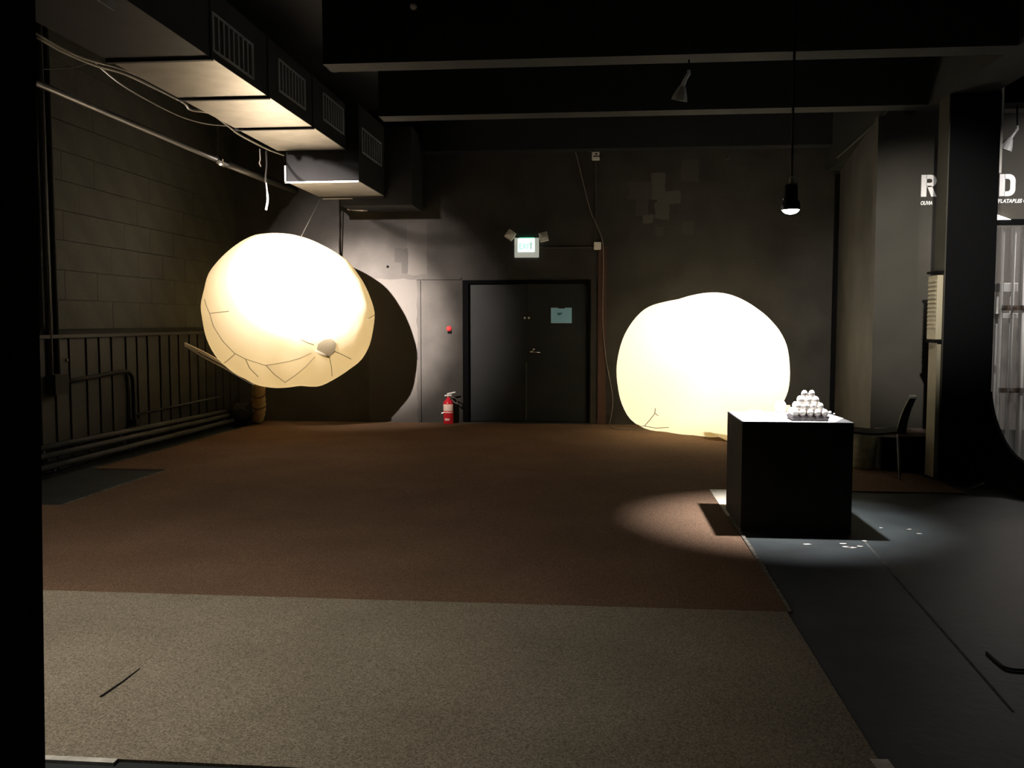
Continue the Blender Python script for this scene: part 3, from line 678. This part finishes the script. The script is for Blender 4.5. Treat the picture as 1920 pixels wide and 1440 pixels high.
# air hose to the floor
hb = onz(488, 792, 0)
hp = [onY(485, 712, 12.1), onY(485, 733, 12.3), onY(485, 752, 12.5), onY(486, 770, 12.62), onY(483, 783, 12.72)]
hp[-1].z = max(hp[-1].z, .09)
hpt = curve_pts(hp, 6); rr = [.088 + .010 * math.sin(k * 1.9) + .004 * math.sin(k * 4.1) for k in range(len(hpt))]
ho = MB().tube(hpt, rr, 16).obj('air_hose', M['hose'], b1o, smooth=True)
for f_ in (.32, .60, .66):
    k = int(f_ * (len(hpt) - 1)); c_ = hpt[k]; t_ = (hpt[k + 1] - hpt[k - 1]).normalized(); a_ = t_.orthogonal().normalized(); bb = t_.cross(a_)
    tl = [c_ + (a_ * math.cos(q_ / 16 * 2 * math.pi) + bb * math.sin(q_ / 16 * 2 * math.pi)) * (rr[k] + .006) + t_ * (.02 * math.sin(q_ / 16 * 2 * math.pi + f_ * 9)) for q_ in range(17)]
    MB().tube(tl, .007, 5, cap=False).obj('binding_cord', M['cord_brown'], ho, smooth=True)
# hanging line of the balloon
t0 = B1.at(566, 447, .0); t1 = onY(602, 374, 12.35); t1.z = 3.20
tag(MB().tube([t0 + Vector((.004, 0, .012)), t1], .007, 6).obj('suspension_line', M['pipe']), 'thin line holding the hanging balloon to the air duct', 'line')
# blower
bw = thing('air_blower', 'dark round air blower on the floor under the hanging balloon', 'blower', (-5.12, 12.75, .01))
bc = onY(464, 771, 12.75)
MB().tube([(bc.x + .03, 12.75, .165), (bc.x - .16, 12.75, .165)], [.15, .15], 20).obj('blower_housing', M['blower'], bw, smooth=False)
MB().tube([(bc.x - .02, 12.52, .17), (bc.x - .02, 12.62, .17)], [.085, .10], 18).obj('blower_inlet', M['blower'], bw, smooth=False)
MB().box(bc.x - .20, bc.x + .06, 12.62, 12.88, .0105, .045).obj('blower_foot', M['blower'], bw)

O2 = [(1329, 549.6), (1298, 554), (1271, 562), (1244, 567), (1224, 572), (1209, 579), (1187, 602), (1171, 629), (1161, 662), (1157, 693), (1160, 727), (1167, 758), (1182, 787), (1202, 802), (1216, 807), (1253, 811), (1276, 815), (1300, 816), (1349, 819), (1385, 820), (1410, 812), (1440, 790), (1463, 752), (1471, 733), (1474, 709), (1473, 680), (1467, 644), (1456, 622), (1436, 598), (1409, 576), (1382, 560), (1356, 551)]
def dent2(x, y, cp):
    d = 0
    if cp > 0 and y > 775: d += .22 * math.exp(-((x - 1290) / 38) ** 2) * min(1, (y - 775) / 30) * cp ** .5
    return d
B2 = Balloon(O2, (1315, 688), 12.05, 1.02, zmin=.0105, dent=dent2)
b2o = thing('balloon', 'large glowing cream inflatable ball standing on the carpet behind the plinth', 'balloon', Vector((B2.c.x, B2.c.y, .0105)))
B2.mesh().obj('skin', M['balloon'], b2o, smooth=True)
seams(B2, b2o, [[(1236, 762), (1235, 772), (1225, 785), (1214, 798)], [(1214, 798), (1206, 800), (1200, 797)], [(1214, 798), (1235, 801), (1258, 799)], [(1236, 772), (1241, 776)]], .005)
a = B2.at(1322, 806, -.03); b = onz(1368, 829, .012); c = B2.at(1420, 800, -.03); d = onz(1420, 824, .012)
k_ = MB(); k_.v = [a, b, d, c, a + Vector((.05, .25, 0)), b + Vector((.0, .2, 0)), d + Vector((0, .2, 0)), c + Vector((0, .25, 0))]
k_.f = [(0, 1, 2, 3), (4, 7, 6, 5), (0, 4, 5, 1), (1, 5, 6, 2), (2, 6, 7, 3), (3, 7, 4, 0)]
k_.obj('skirt_corner', M['balloon'], b2o)
MB().lathe([(0, -.09), (.05, -.07), (.075, 0), (.05, .07), (.02, .1), (0, .1)], 16, (1.62, 11.75, 1.2)).obj('inner_bulb', M['lit2'], b2o, smooth=True)
point('inner_bulb_light', (1.62, 11.75, 1.35), 165, (1.0, .97, .93), .1)

# ================================================================ plinth, eggs, pendant lamp
PX0, PX1, PY0, PY1, PZ = 1.03, 1.80, 6.54, 7.28, .79
pl = thing('plinth', 'black square plinth holding the egg tray under the pendant lamp', 'plinth', ((PX0 + PX1) / 2, (PY0 + PY1) / 2, 0))
MB().box(PX0, PX1, PY0, PY1, .0, PZ - .004).obj('plinth_body', M['plinth'], pl, bevel=.004)
MB().box(PX0 - .001, PX1 + .001, PY0 - .001, PY1 + .001, PZ - .004, PZ).obj('plinth_top', M['plinth_top'], pl)
tc_ = onz(1513, 776, PZ); TY = PY0 + .17; TX = onY(1514, 778, TY).x; NYD = 4
pit = .0515
NX = 5
tr_ = MB()
g = 6
# moulded tray: bumpy top, sloping scalloped rim
W2 = NX * pit / 2 + .004; V2 = NYD * pit / 2 + .004
def trayz(u, v):
    return PZ + .03 + .008 * math.cos(2 * math.pi * u / pit) * math.cos(2 * math.pi * v / pit)
N_ = NX * g
def ub(i): return -W2 + 2 * W2 * i / N_
for i in range(N_ + 1):
    for j in range(N_ + 1):
        u, v = ub(i), ub(j) * V2 / W2; edge = max(abs(u) / W2, abs(v) / V2)
        tr_.v.append(Vector((TX + u, TY + v, trayz(u, v) if edge < .99 else PZ + .034)))
for i in range(N_):
    for j in range(N_): tr_.f.append((i * (N_ + 1) + j, (i + 1) * (N_ + 1) + j, (i + 1) * (N_ + 1) + j + 1, i * (N_ + 1) + j + 1))
ring_ = [i * (N_ + 1) for i in range(N_)] + [N_ * (N_ + 1) + j for j in range(N_)] + [i * (N_ + 1) + N_ for i in range(N_, 0, -1)] + [j for j in range(N_, 0, -1)]
n0 = len(tr_.v)
for id_ in ring_:
    p_ = tr_.v[id_]; u, v = p_.x - TX, p_.y - TY
    sc_ = 1 + .03 * abs(math.sin(math.pi * (u + W2) / pit) * (abs(v) / V2 > .98) + math.sin(math.pi * (v + V2) / pit) * (abs(u) / W2 > .98))
    tr_.v.append(Vector((TX + u * .88 * sc_, TY + v * .88 * sc_, PZ + .001)))
for k in range(len(ring_)):
    q_ = (k + 1) % len(ring_); tr_.f.append((ring_[k], ring_[q_], n0 + q_, n0 + k))
tag(tr_.obj('egg_tray', M['pulp'], smooth=True), 'grey moulded pulp egg tray on the plinth under the egg pyramid', 'egg tray')
eh, er = .056, .0228
prof = [(er * math.sin(math.pi * k / 10) * (1 + .10 * math.cos(math.pi * k / 10)), -eh / 2 * math.cos(math.pi * k / 10)) for k in range(11)]
eggme = MB().lathe(prof, 14).mesh('egg', smooth=True); eggme.materials.append(M['egg'])
names = ['bottom layer', 'second layer', 'third layer', 'top layer']; ordn = ['first', 'second', 'third', 'fourth', 'fifth']
for L in range(4):
    n = NX - L
    for i in range(n):
        for j in range(NYD - L):
            o = bpy.data.objects.new('egg', eggme); COL.objects.link(o)
            o.location = (TX + (i - (n - 1) / 2) * pit + random.uniform(-.001, .001), TY + (j - (NYD - L - 1) / 2) * pit, PZ + .030 + eh / 2 + L * .0435 + random.uniform(-.0005, .0005))
            o.rotation_euler = (random.uniform(-.06, .06), random.uniform(-.06, .06), random.uniform(0, 6))
            tag(o, 'white egg of %s, %s row from plinth front, %s from white container' % (names[L], ordn[j], ordn[i]), 'egg', 'eggs of the egg pyramid')
# other small things on the plinth
v = onz(1463, 773, PZ)
tag(MB().lathe([(0, 0), (.034, 0), (.042, .01), (.046, .04), (.043, .065), (.030, .084), (.012, .092), (0, .093)], 20, (v.x, v.y, PZ + .0012)).obj('white_container', M['white'], smooth=True), 'small rounded white container beside the egg pyramid on the plinth', 'container')
v = onz(1477, 772, PZ)
tag(MB().box(v.x - .015, v.x + .018, v.y - .003, v.y + .003, PZ + .001, PZ + .052).obj('tan_card', M['tan']), 'small tan card standing between the white container and the eggs', 'card')
def sheet(px, py, w_, d_s, ang, label, m=None, t=.004):
    v = onz(px, py, PZ); R3 = Matrix.Translation((v.x, v.y, PZ + .0012)) @ Matrix.Rotation(math.radians(ang), 4, 'Z')
    tag(MB().box(-w_ / 2, w_ / 2, -d_s / 2, d_s / 2, 0, t, R3).obj('paper_stack', m or M['paper'], bevel=.001), label, 'paper')
tag(MB().prism([(PX0 + .01, PY0 + .01, PZ + .0002), (onz(1546, 784, PZ).x, PY0 + .01, PZ + .0002), (onz(1560, 776, PZ).x, PY0 + .30, PZ + .0002), (onz(1530, 770, PZ).x, PY1 - .02, PZ + .0002), (PX0 + .01, PY1 - .01, PZ + .0002)], (0, 0, .001)).obj('table_sheet', M['paper']), 'white sheet covering most of the plinth top under the egg tray', 'sheet')
sheet(1447, 776, .09, .12, 12, 'small stack of white paper in front of the white container', t=.008)
sheet(1416, 772, .10, .07, -8, 'flat white paper at the left back of the plinth top', t=.008)
sheet(1436, 780, .028, .02, 20, 'tiny paper scrap at the front of the plinth top', t=.003)
for x, y, s_ in ((1531, 783, .012), (1549, 776, .010), (1556, 775, .012), (1564, 777, .007)):
    v = onz(x, y, PZ)
    tag(MB().lathe([(0, 0), (s_, 0), (s_ * 1.1, s_ * .7), (s_ * .6, s_ * 1.3), (0, s_ * 1.4)], 9, (v.x, v.y, PZ + .0012)).obj('shell_fragment', M['egg'], smooth=True), 'tiny white fragment lying on the plinth beside the egg tray', 'fragment', 'fragments beside the egg tray')
# pendant lamp
lx, ly = (PX0 + PX1) / 2, (PY0 + PY1) / 2
lc = onY(1482.5, 393, ly); lx = lc.x; lz = lc.z
pe = thing('pendant_lamp', 'lit black pendant lamp hanging over the plinth on a thin cord', 'lamp', (lx, ly, lz))
MB().tube([(lx + .004, ly, CZ), (lx + .002, ly, lz + .24)], .009, 8).obj('cord', M['lamp_body'], pe)
MB().lathe([(.014, .235), (.017, .205), (.012, .195), (.012, .18)], 12, (lx, ly, lz)).obj('cord_grip', M['white'], pe, smooth=True)
MB().lathe([(0, .185), (.040, .182), (.048, .17), (.048, .075), (.054, .065), (.066, .05), (.070, .0), (.067, -.004), (.064, .0), (.058, .03), (0, .03)], 28, (lx, ly, lz)).obj('lamp_housing', M['lamp_body'], pe, smooth=True)
MB().lathe([(0, -.034), (.022, -.032), (.042, -.025), (.056, -.013), (.064, .0), (.063, .005), (0, .006)], 28, (lx, ly, lz)).obj('lamp_glass', M['lit'], pe, smooth=True)
MB().lathe([(0, 0), (.006, 0), (.007, .012), (0, .014)], 8, (lx - .058, ly - .035, lz + .066)).obj('screw', M['chrome'], pe)
MB().lathe([(0, 0), (.006, 0), (.007, .010), (0, .012)], 8, (lx + .036, ly - .035, lz + .18)).obj('screw', M['chrome'], pe)
spot('pendant_lamp_light', (lx, ly, lz - .075), (lx, ly, 0), 760, 62, 1.0, (1.0, .98, .98), .03)

# ================================================================ ceiling things
# air duct
DXa, DXb, DB, DT = -3.95, -3.09, 3.605, 4.16
du = thing('air_duct', 'long rectangular metal air duct with side grilles hung under the ceiling', 'air duct', (-3.5, 9, DB))
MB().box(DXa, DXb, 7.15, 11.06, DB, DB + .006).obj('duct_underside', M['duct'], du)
MB().box(DXa, DXb, 3.2, 7.149, DB, DB + .006).obj('duct_underside', M['duct_side'], du)  # near underside coloured dark in place of the shade there
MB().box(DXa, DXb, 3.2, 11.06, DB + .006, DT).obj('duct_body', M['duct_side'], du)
for yy in (5.7, 7.15, 8.42, 9.76):
    MB().box(DXa - .012, DXb + .012, yy - .02, yy + .02, DB - .022, DT + .012).obj('joint_flange', M['duct_side'], du)
LXa, LXb, LB = -3.84, -2.93, 3.22
MB().box(LXa, LXb, 11.07, 12.38, LB + .006, DT).obj('lower_duct_body', M['duct_side'], du)
MB().box(LXa, LXb, 11.06, 12.38, LB, LB + .006).obj('lower_duct_underside', M['duct'], du)
MB().box(LXa, LXb, 11.055, 11.07, LB, DB).obj('step_plate', M['duct_side'], du)  # dark colour mutes the spotlight falling on this plate
MB().box(LXa - .02, LXa, 11.03, 11.06, LB - .012, LB + .20).obj('end_flange', M['flange'], du)
MB().box(LXa - .02, LXb, 11.03, 11.055, LB - .014, LB + .004).obj('end_flange', M['flange'], du)
MB().box(-3.80, -3.38, 12.385, 12.42, LB - .03, LB - .005).obj('end_flange', M['flange'], du)
MB().box(-3.55, -2.55, 12.42, WY - .002, 3.10, DT).obj('end_box', M['duct_side'], du)
MB().box(LXa, LXb, 12.38, 12.42, LB - .02, DT).obj('joint_flange', M['duct_side'], du)
def grille(x0, y0t, y0b, x1, y1t, y1b, DXb=DXb):
    a, b = onX(x0, y0t, DXb), onX(x1, y1t, DXb); za = onX(x0, y0b, DXb).z
    z1_, z0_ = min(a.z, b.z), za
    ya, yb = a.y, b.y
    gr = MB().box(DXb, DXb + .012, ya, yb, z0_, z0_ + .02).box(DXb, DXb + .012, ya, yb, z1_ - .02, z1_).box(DXb, DXb + .012, ya, ya + .02, z0_, z1_).box(DXb, DXb + .012, yb - .02, yb, z0_, z1_).obj('vent_grille', M['grille'], du)
    n = 9
    for k in range(n):
        yy = ya + .03 + (yb - ya - .06) * k / (n - 1)
        MB().box(DXb, DXb + .010, yy - .012, yy + .012, z0_ + .02, z1_ - .02).obj('slat', M['grille'], gr)
for g_ in ((395, 20, 94, 473, 70, 138), (520, 108, 170, 571, 146, 206), (604, 172, 224, 643, 202, 246)): grille(*g_)
grille(677, 238, 286, 714, 262, 306, LXb)
a = onX(212, 20, DXb)
MB().box(DXb, DXb + .012, a.y - .55, a.y, a.z, a.z + .30).obj('vent_grille', M['grille'], du)
# pipe along the left
pp = thing('overhead_pipe', 'long grey pipe with a bright coupling hung left of the air duct', 'pipe', (-4.5, 10, 3.38))
MB().tube([(-4.52, 3.4, 3.42), (-4.52, 10.55, 3.42)], .030, 10).tube([(-4.52, 10.8, 3.42), (-4.45, WY - .01, 3.42)], .045, 10).obj('pipe_run', M['pipe'], pp, smooth=True)
MB().tube([(-4.52, 10.52, 3.42), (-4.52, 10.6, 3.42), (-4.52, 10.62, 3.42), (-4.52, 10.74, 3.42), (-4.52, 10.76, 3.42), (-4.52, 10.82, 3.42)], [.05, .05, .062, .062, .05, .05], 12).obj('coupling', M['chrome'], pp)
MB().tube([(-4.52, 10.6, 3.44), (-4.52, 10.6, CZ)], .008, 6).obj('hanger_rod', M['dark_pipe'], pp)
MB().tube([(-4.52, 7.0, 3.44), (-4.52, 7.0, CZ)], .008, 6).obj('hanger_rod', M['dark_pipe'], pp)
# cables slung along the duct
def sling(px, lab, r, m, X):
    pts = [onX(x, y, X) for x, y in px]; tag(MB().tube(curve_pts(pts, 5), r, 6).obj('slung_cable', m, smooth=True), lab, 'cable')
cbn = thing('cable_bundle', 'pale cable bundle running along the left edge of the duct', 'cable', (-4.0, 9, 3.55))
for px, r_, X in (([(70, 70), (120, 98), (180, 123), (235, 139), (300, 170), (345, 193), (358, 206), (395, 213), (430, 238), (450, 253), (500, 279), (532, 291)], .012, -4.0), ([(66, 62), (118, 92), (165, 112), (240, 134), (330, 176), (392, 205), (430, 232)], .009, -3.985)):
    MB().tube(curve_pts([onX(x, y, X) for x, y in px], 5), r_, 6).obj('cable', M['cable'], cbn, smooth=True)
sling([(180, 120), (230, 160), (290, 195), (340, 219), (385, 232), (425, 236)], 'single pale cable sagging below the duct cable bundle', .006, M['cable'], -4.03)
sling([(76, 130), (110, 128), (150, 123), (185, 112)], 'short dark cable joining the duct bundle at the near end', .005, M['dark_pipe'], -4.05)
pts = [onX(x, y, -3.98) for x, y in ((487, 279), (488, 300), (486, 306), (489, 312), (487, 306))]
tag(MB().tube(pts, .006, 6).obj('dangling_string', M['cable']), 'short looped string dangling from the duct edge', 'string')
pts = [onX(x, y, -3.98) for x, y in ((499, 283), (500, 310), (498, 330), (498, 342))]
ds = thing('dangling_tie', 'long dangling tie with its spotlit end coloured white below the duct', 'string', pts[-1] - Vector((0, 0, .35)))
MB().tube(pts, [.014, .009, .010, .013], 6).obj('tie_upper', M['pipe'], ds)
pts = [onX(x, y, -3.98) for x, y in ((499, 342), (501, 360), (502, 376), (499, 393))]
MB().tube(curve_pts(pts, 4), [.009] * 5 + [.013] * 8, 6).obj('tie_end', M['white'], ds)  # lower end coloured white for the spot beam on it
p = onY(655, 390, 12.9)
fx = thing('ceiling_fitting', 'small pale metal fitting under the far end of the duct', 'fitting', (p.x, 12.9, p.z - .03))
MB().lathe([(0, -.035), (.03, -.03), (.036, 0), (.028, .03), (0, .034)], 12, (p.x, 12.9, p.z)).obj('fitting_body', M['flange'], fx, smooth=True)
MB().tube([(p.x + .03, 12.9, p.z - .02), (p.x + .2, 12.92, p.z - .035), (p.x + .25, 12.95, 3.1)], .014, 6).obj('fitting_arm', M['flange'], fx)
MB().tube([(p.x, 12.9, p.z + .03), (p.x, 12.9, CZ)], .008, 6).obj('fitting_rod', M['dark_pipe'], fx)
# clip lamps
def clip_lamp(px, py, Y, top, label, tilt):
    c = onY(px, py, Y)
    t = thing('clip_lamp', label, 'lamp', (c.x, Y, c.z))
    R3 = Matrix.Translation(c) @ Matrix.Rotation(math.radians(tilt), 4, 'Y') @ Matrix.Rotation(math.radians(14), 4, 'X')
    MB().lathe([(.018, .075), (.03, .06), (.042, .03), (.058, -.01), (.066, -.045), (.062, -.046), (.054, -.012), (.036, .03), (.02, .055)], 12, mtx=R3).obj('reflector', M['alu'], t)
    MB().lathe([(0, .02), (.02, .015), (.028, -.005), (.02, -.025), (0, -.03)], 12, mtx=R3).obj('bulb', M['lens'], t, smooth=True)
    q0 = R3 @ Vector((0, 0, .07)); q1 = R3 @ Vector((.012, 0, .135))
    MB().tube([q0, q1], [.02, .016], 10).obj('socket', M['alu'], t)
    MB().tube([q1, q1 + Vector((.02, 0, .03)), q1 + Vector((.02, 0, .06))], [.016, .016, .012], 8).obj('swivel', M['alu'], t)
    MB().tube([q1 + Vector((.02, 0, .06)), (q1.x + .025, Y, top)], .008, 6).obj('stem', M['lamp_body'], t)
clip_lamp(1276, 178, 7.55, 3.6, 'chrome clip lamp hanging from the concrete ceiling beam', 12)
clip_lamp(1888, 272, 9.42, 3.6, 'chrome clip lamp behind the column above the lettered wall', 20)
v = onY(775, 12, 7.39); RF = Matrix.Rotation(math.pi / 2, 4, 'X')
sd_ = thing('smoke_detector', 'small round pale detector on the face of the dark ceiling beam', 'smoke detector', (v.x, 7.37, v.z - .04))
MB().lathe([(.028, .0), (.028, .015), (.022, .03), (0, .034)], 18, (v.x, 7.399, v.z), RF).obj('detector_body', M['white'], sd_, smooth=True)
MB().lathe([(.01, .03), (.010, .038), (0, .040)], 10, (v.x, 7.399, v.z), RF).obj('detector_cap', M['white'], sd_)
# conduit along the girder
pts = [onX(1571, 284, 3.16), onX(1605, 250, 3.16), onX(1637, 216, 3.16)]
c0_, c1_ = Vector((3.165, 12.6, 3.68)), Vector((3.165, 10.7, 3.78))
tag(MB().tube([c0_, c1_, (3.165, 10.4, 3.84), (3.165, 10.3, 3.9), (3.165, 10.3, 4.38)], .012, 6).obj('girder_conduit', M['pipe']), 'thin conduit running along the ceiling girder', 'conduit')

# ================================================================ along the left wall
for z, xo, lab in ((.12, .20, 'lowest dark floor pipe running along the plank wainscot'), (.22, .135, 'middle dark pipe running along the plank wainscot'), (.30, .09, 'upper dark pipe running along the plank wainscot')):
    t = thing('wall_pipe', lab, 'pipe', (LX + xo, 10, 0))
    MB().tube([(LX + xo, 7.3, z), (LX + xo, 12.5, z * .72)], .030, 10).obj('pipe_run', M['dark_pipe'], t, smooth=True)
    for yy in (8.2, 9.6, 11.0, 12.3): MB().box(LX + .045, LX + xo + .02, yy - .015, yy + .015, z * (1 - .054 * (yy - 7.3)) - .05, z * (1 - .054 * (yy - 7.3)) - .026).obj('pipe_bracket', M['dark_pipe'], t)
v0 = onX(255, 770, LX + .07); v1 = onX(412, 741, LX + .07)
tag(MB().tube([(LX + .07, v0.y, .42), (LX + .07, v1.y, .44)], .012, 6).obj('wall_pipe', M['dark_pipe'], smooth=True), 'thin single pipe on the planks above the floor pipes', 'pipe')
pts = [(LX + .08, onX(84, 450, LX + .04).y + .19, .90), (LX + .08, 9.2, .92), (LX + .08, 9.75, .94), (LX + .08, 9.88, .92), (LX + .08, 9.95, .84), (LX + .08, 9.96, .60), (LX + .08, 9.96, .36)]
ha = thing('bent_conduit', 'dark conduit bending down the plank wainscot', 'conduit', (LX + .08, 9, .4))
MB().tube(curve_pts(pts, 4), .022, 8).obj('conduit_run', M['joint'], ha, smooth=True)
MB().box(LX + .045, LX + .14, 9.90, 10.02, .30, .38).obj('conduit_box', M['joint'], ha)
ty = onX(84, 450, LX + .04).y
vc = thing('vertical_conduit', 'tall vertical conduit on the block wall near the foreground column', 'conduit', (LX + .05, ty, .7))
MB().tube([(LX + .05, ty, .95), (LX + .05, ty, CZ)], .03, 10).obj('conduit_run', M['dark_pipe'], vc, smooth=True)
MB().tube([(LX + .045, ty + .13, .86), (LX + .045, ty + .12, CZ)], .028, 8).obj('conduit_run', M['joint'], vc, smooth=True)
MB().box(LX + .045, LX + .13, ty - .05, ty + .18, .78, .98).obj('conduit_box', M['joint'], vc)
v = onX(126, 676, LX + .05)
tag(MB().lathe([(0, 0), (.02, 0), (.018, .012), (0, .014)], 10, (LX + .043, v.y, v.z), Matrix.Rotation(math.pi / 2, 4, 'Y')).obj('bolt_cap', M['pipe'], smooth=True), 'pale bolt cap on a plank of the wainscot', 'bolt')

# ================================================================ chair, box and bin by the column
ch = thing('chair', 'dark shell chair with thin metal legs facing the plinth', 'chair', (2.70, 9.0, .0105)); ch.rotation_euler.z = -.315
def cp(x, y, Y): return onY(x, y, Y)
sx0, sx1, syn, syf, sz = 2.40, 2.90, 8.80, 9.22, .455
m = MB(); n = 8
for j in range(n + 1):
    u = j / n; xx = sx0 + (sx1 - sx0) * u; zz = sz + .018 - .030 * math.sin(math.pi * min(1, u * 1.05)) - (.02 * (1 - u * 5) if u < .2 else 0)
    m.v += [Vector((xx, syn, zz)), Vector((xx, syf, zz)), Vector((xx, syf, zz - .018)), Vector((xx, syn, zz - .018))]
for j in range(n):
    for k in range(4): m.f.append((j * 4 + k, j * 4 + (k + 1) % 4, j * 4 + 4 + (k + 1) % 4, j * 4 + 4 + k))
m.f += [(0, 1, 2, 3), tuple(len(m.v) - 4 + k for k in range(4))]
m.obj('seat', M['seat'], ch)
m = MB(); n = 8
for j in range(n + 1):
    u = j / n; zz = sz - .01 + .335 * u; xx = sx1 - .03 + .035 * u + .07 * u * u
    inset = .02 + .04 * u * u
    m.v += [Vector((xx, syn + inset, zz)), Vector((xx, syf - inset, zz)), Vector((xx + .085 - .03 * u, syf - inset, zz)), Vector((xx + .085 - .03 * u, syn + inset, zz))]
for j in range(n):
    for k in range(4): m.f.append((j * 4 + k, j * 4 + (k + 1) % 4, j * 4 + 4 + (k + 1) % 4, j * 4 + 4 + k))
m.f += [(0, 1, 2, 3), tuple(len(m.v) - 4 + k for k in range(4))]
bk = m.obj('backrest', M['seat'], ch)
MB().box(sx1 + .07, sx1 + .135, syn + .05, syf - .05, sz + .325, sz + .337).obj('backrest_cap', M['white'], bk, bevel=.004)
for (xx, yy, dx_) in ((sx0 + .06, syn + .02, -.04), (sx0 + .06, syf - .02, -.04), (sx1 - .02, syn + .02, .03), (sx1 - .02, syf - .02, .03)):
    MB().tube([(xx, yy, sz - .03), (xx + dx_, yy, .011)], .010, 8).obj('leg', M['chair_leg'], ch, smooth=True)
MB().tube([(sx0 + .05, syn + .02, sz - .035), (sx1 - .02, syn + .02, sz - .035)], .009, 6).obj('seat_rail', M['chair_leg'], ch)
MB().tube([(sx0 + .05, syf - .02, sz - .035), (sx1 - .02, syf - .02, sz - .035)], .009, 6).obj('seat_rail', M['chair_leg'], ch)
a, b = onY(1657, 826, 9.3), onY(1745, 826, 9.3)
cb = thing('storage_box', 'black box with a brown board on top behind the chair', 'box', ((a.x + b.x) / 2, 9.45, .0105))
MB().box(a.x, b.x, 9.3, 9.6, .0105, .36).obj('box_body', M['black'], cb, bevel=.006)
MB().box(a.x + .02, b.x + .05, 9.28, 9.68, .361, .40).obj('box_lid', M['box_top'], cb)
a, b = onY(1596, 815, 9.36), onY(1652, 815, 9.36)
bi = thing('lined_bin', 'pale bin with a crumpled plastic liner standing behind the plinth', 'bin', ((a.x + b.x) / 2, 9.45, .0105))
cxb, rb = (a.x + b.x) / 2, (b.x - a.x) / 2
m = MB(); seg = 28
for i in range(9):
    u = i / 8
    for k in range(seg):
        q_ = 2 * math.pi * k / seg; r_ = rb * (.82 + .18 * u) * (1 + .03 * math.sin(7 * q_ + 3 * u) * u)
        m.v.append(Vector((cxb + r_ * math.cos(q_), 9.45 + r_ * .75 * math.sin(q_), .0105 + .36 * u)))
for i in range(8):
    for k in range(seg): m.f.append((i * seg + k, i * seg + (k + 1) % seg, (i + 1) * seg + (k + 1) % seg, (i + 1) * seg + k))
m.f.append(tuple(range(seg)))
m.obj('bin_body', M['bag'], bi, smooth=True)
m = MB(); tl = [Vector((cxb + rb * 1.02 * math.cos(2 * math.pi * k / 24), 9.45 + rb * .77 * math.sin(2 * math.pi * k / 24), .372 + .012 * math.sin(k * 2.1))) for k in range(25)]
m.tube(tl, .014, 6, cap=False).obj('liner_rim', M['bag'], bi, smooth=True)

# housings around the unseen spots, all but the first on added fill lamps
def spot_fixture(loc, aim, label):
    loc = Vector(loc); R3 = (Vector(aim) - loc).to_track_quat('-Z', 'Y').to_matrix().to_4x4()
    t = thing('spotlight', label, 'spotlight', loc, 'ceiling spotlights')
    MB().lathe([(.085, .0), (.088, .0), (.088, .14), (.06, .2), (0, .205), (0, .195), (.055, .19), (.083, .135), (.085, .0)], 20, loc, R3).obj('can', M['lamp_body'], t, smooth=False)
    q = loc + (R3 @ Vector((0, 0, .1)))
    MB().tube([q + Vector((0, 0, .09)), (q.x, q.y, CZ)], .012, 8).obj('stem', M['lamp_body'], t)
    return t
spot_fixture((-4.32, 6.4, 3.66), (-3.4, 13.2, 1.5), 'black spotlight aimed at the hanging balloon, left of the duct')
spot_fixture((-2.9, 2.8, 3.5), (-3.0, 3.6, 0), 'unseen black spotlight added to light the beige carpet')
spot_fixture((2.1, 5.35, 3.5), (3.3, 9.75, 1.9), 'unseen black spotlight added to light the letter R on the partition')
spot_fixture((5.3, 6.6, 3.5), (4.5, 9.75, 2.5), 'unseen black spotlight added to light the letter D on the partition')
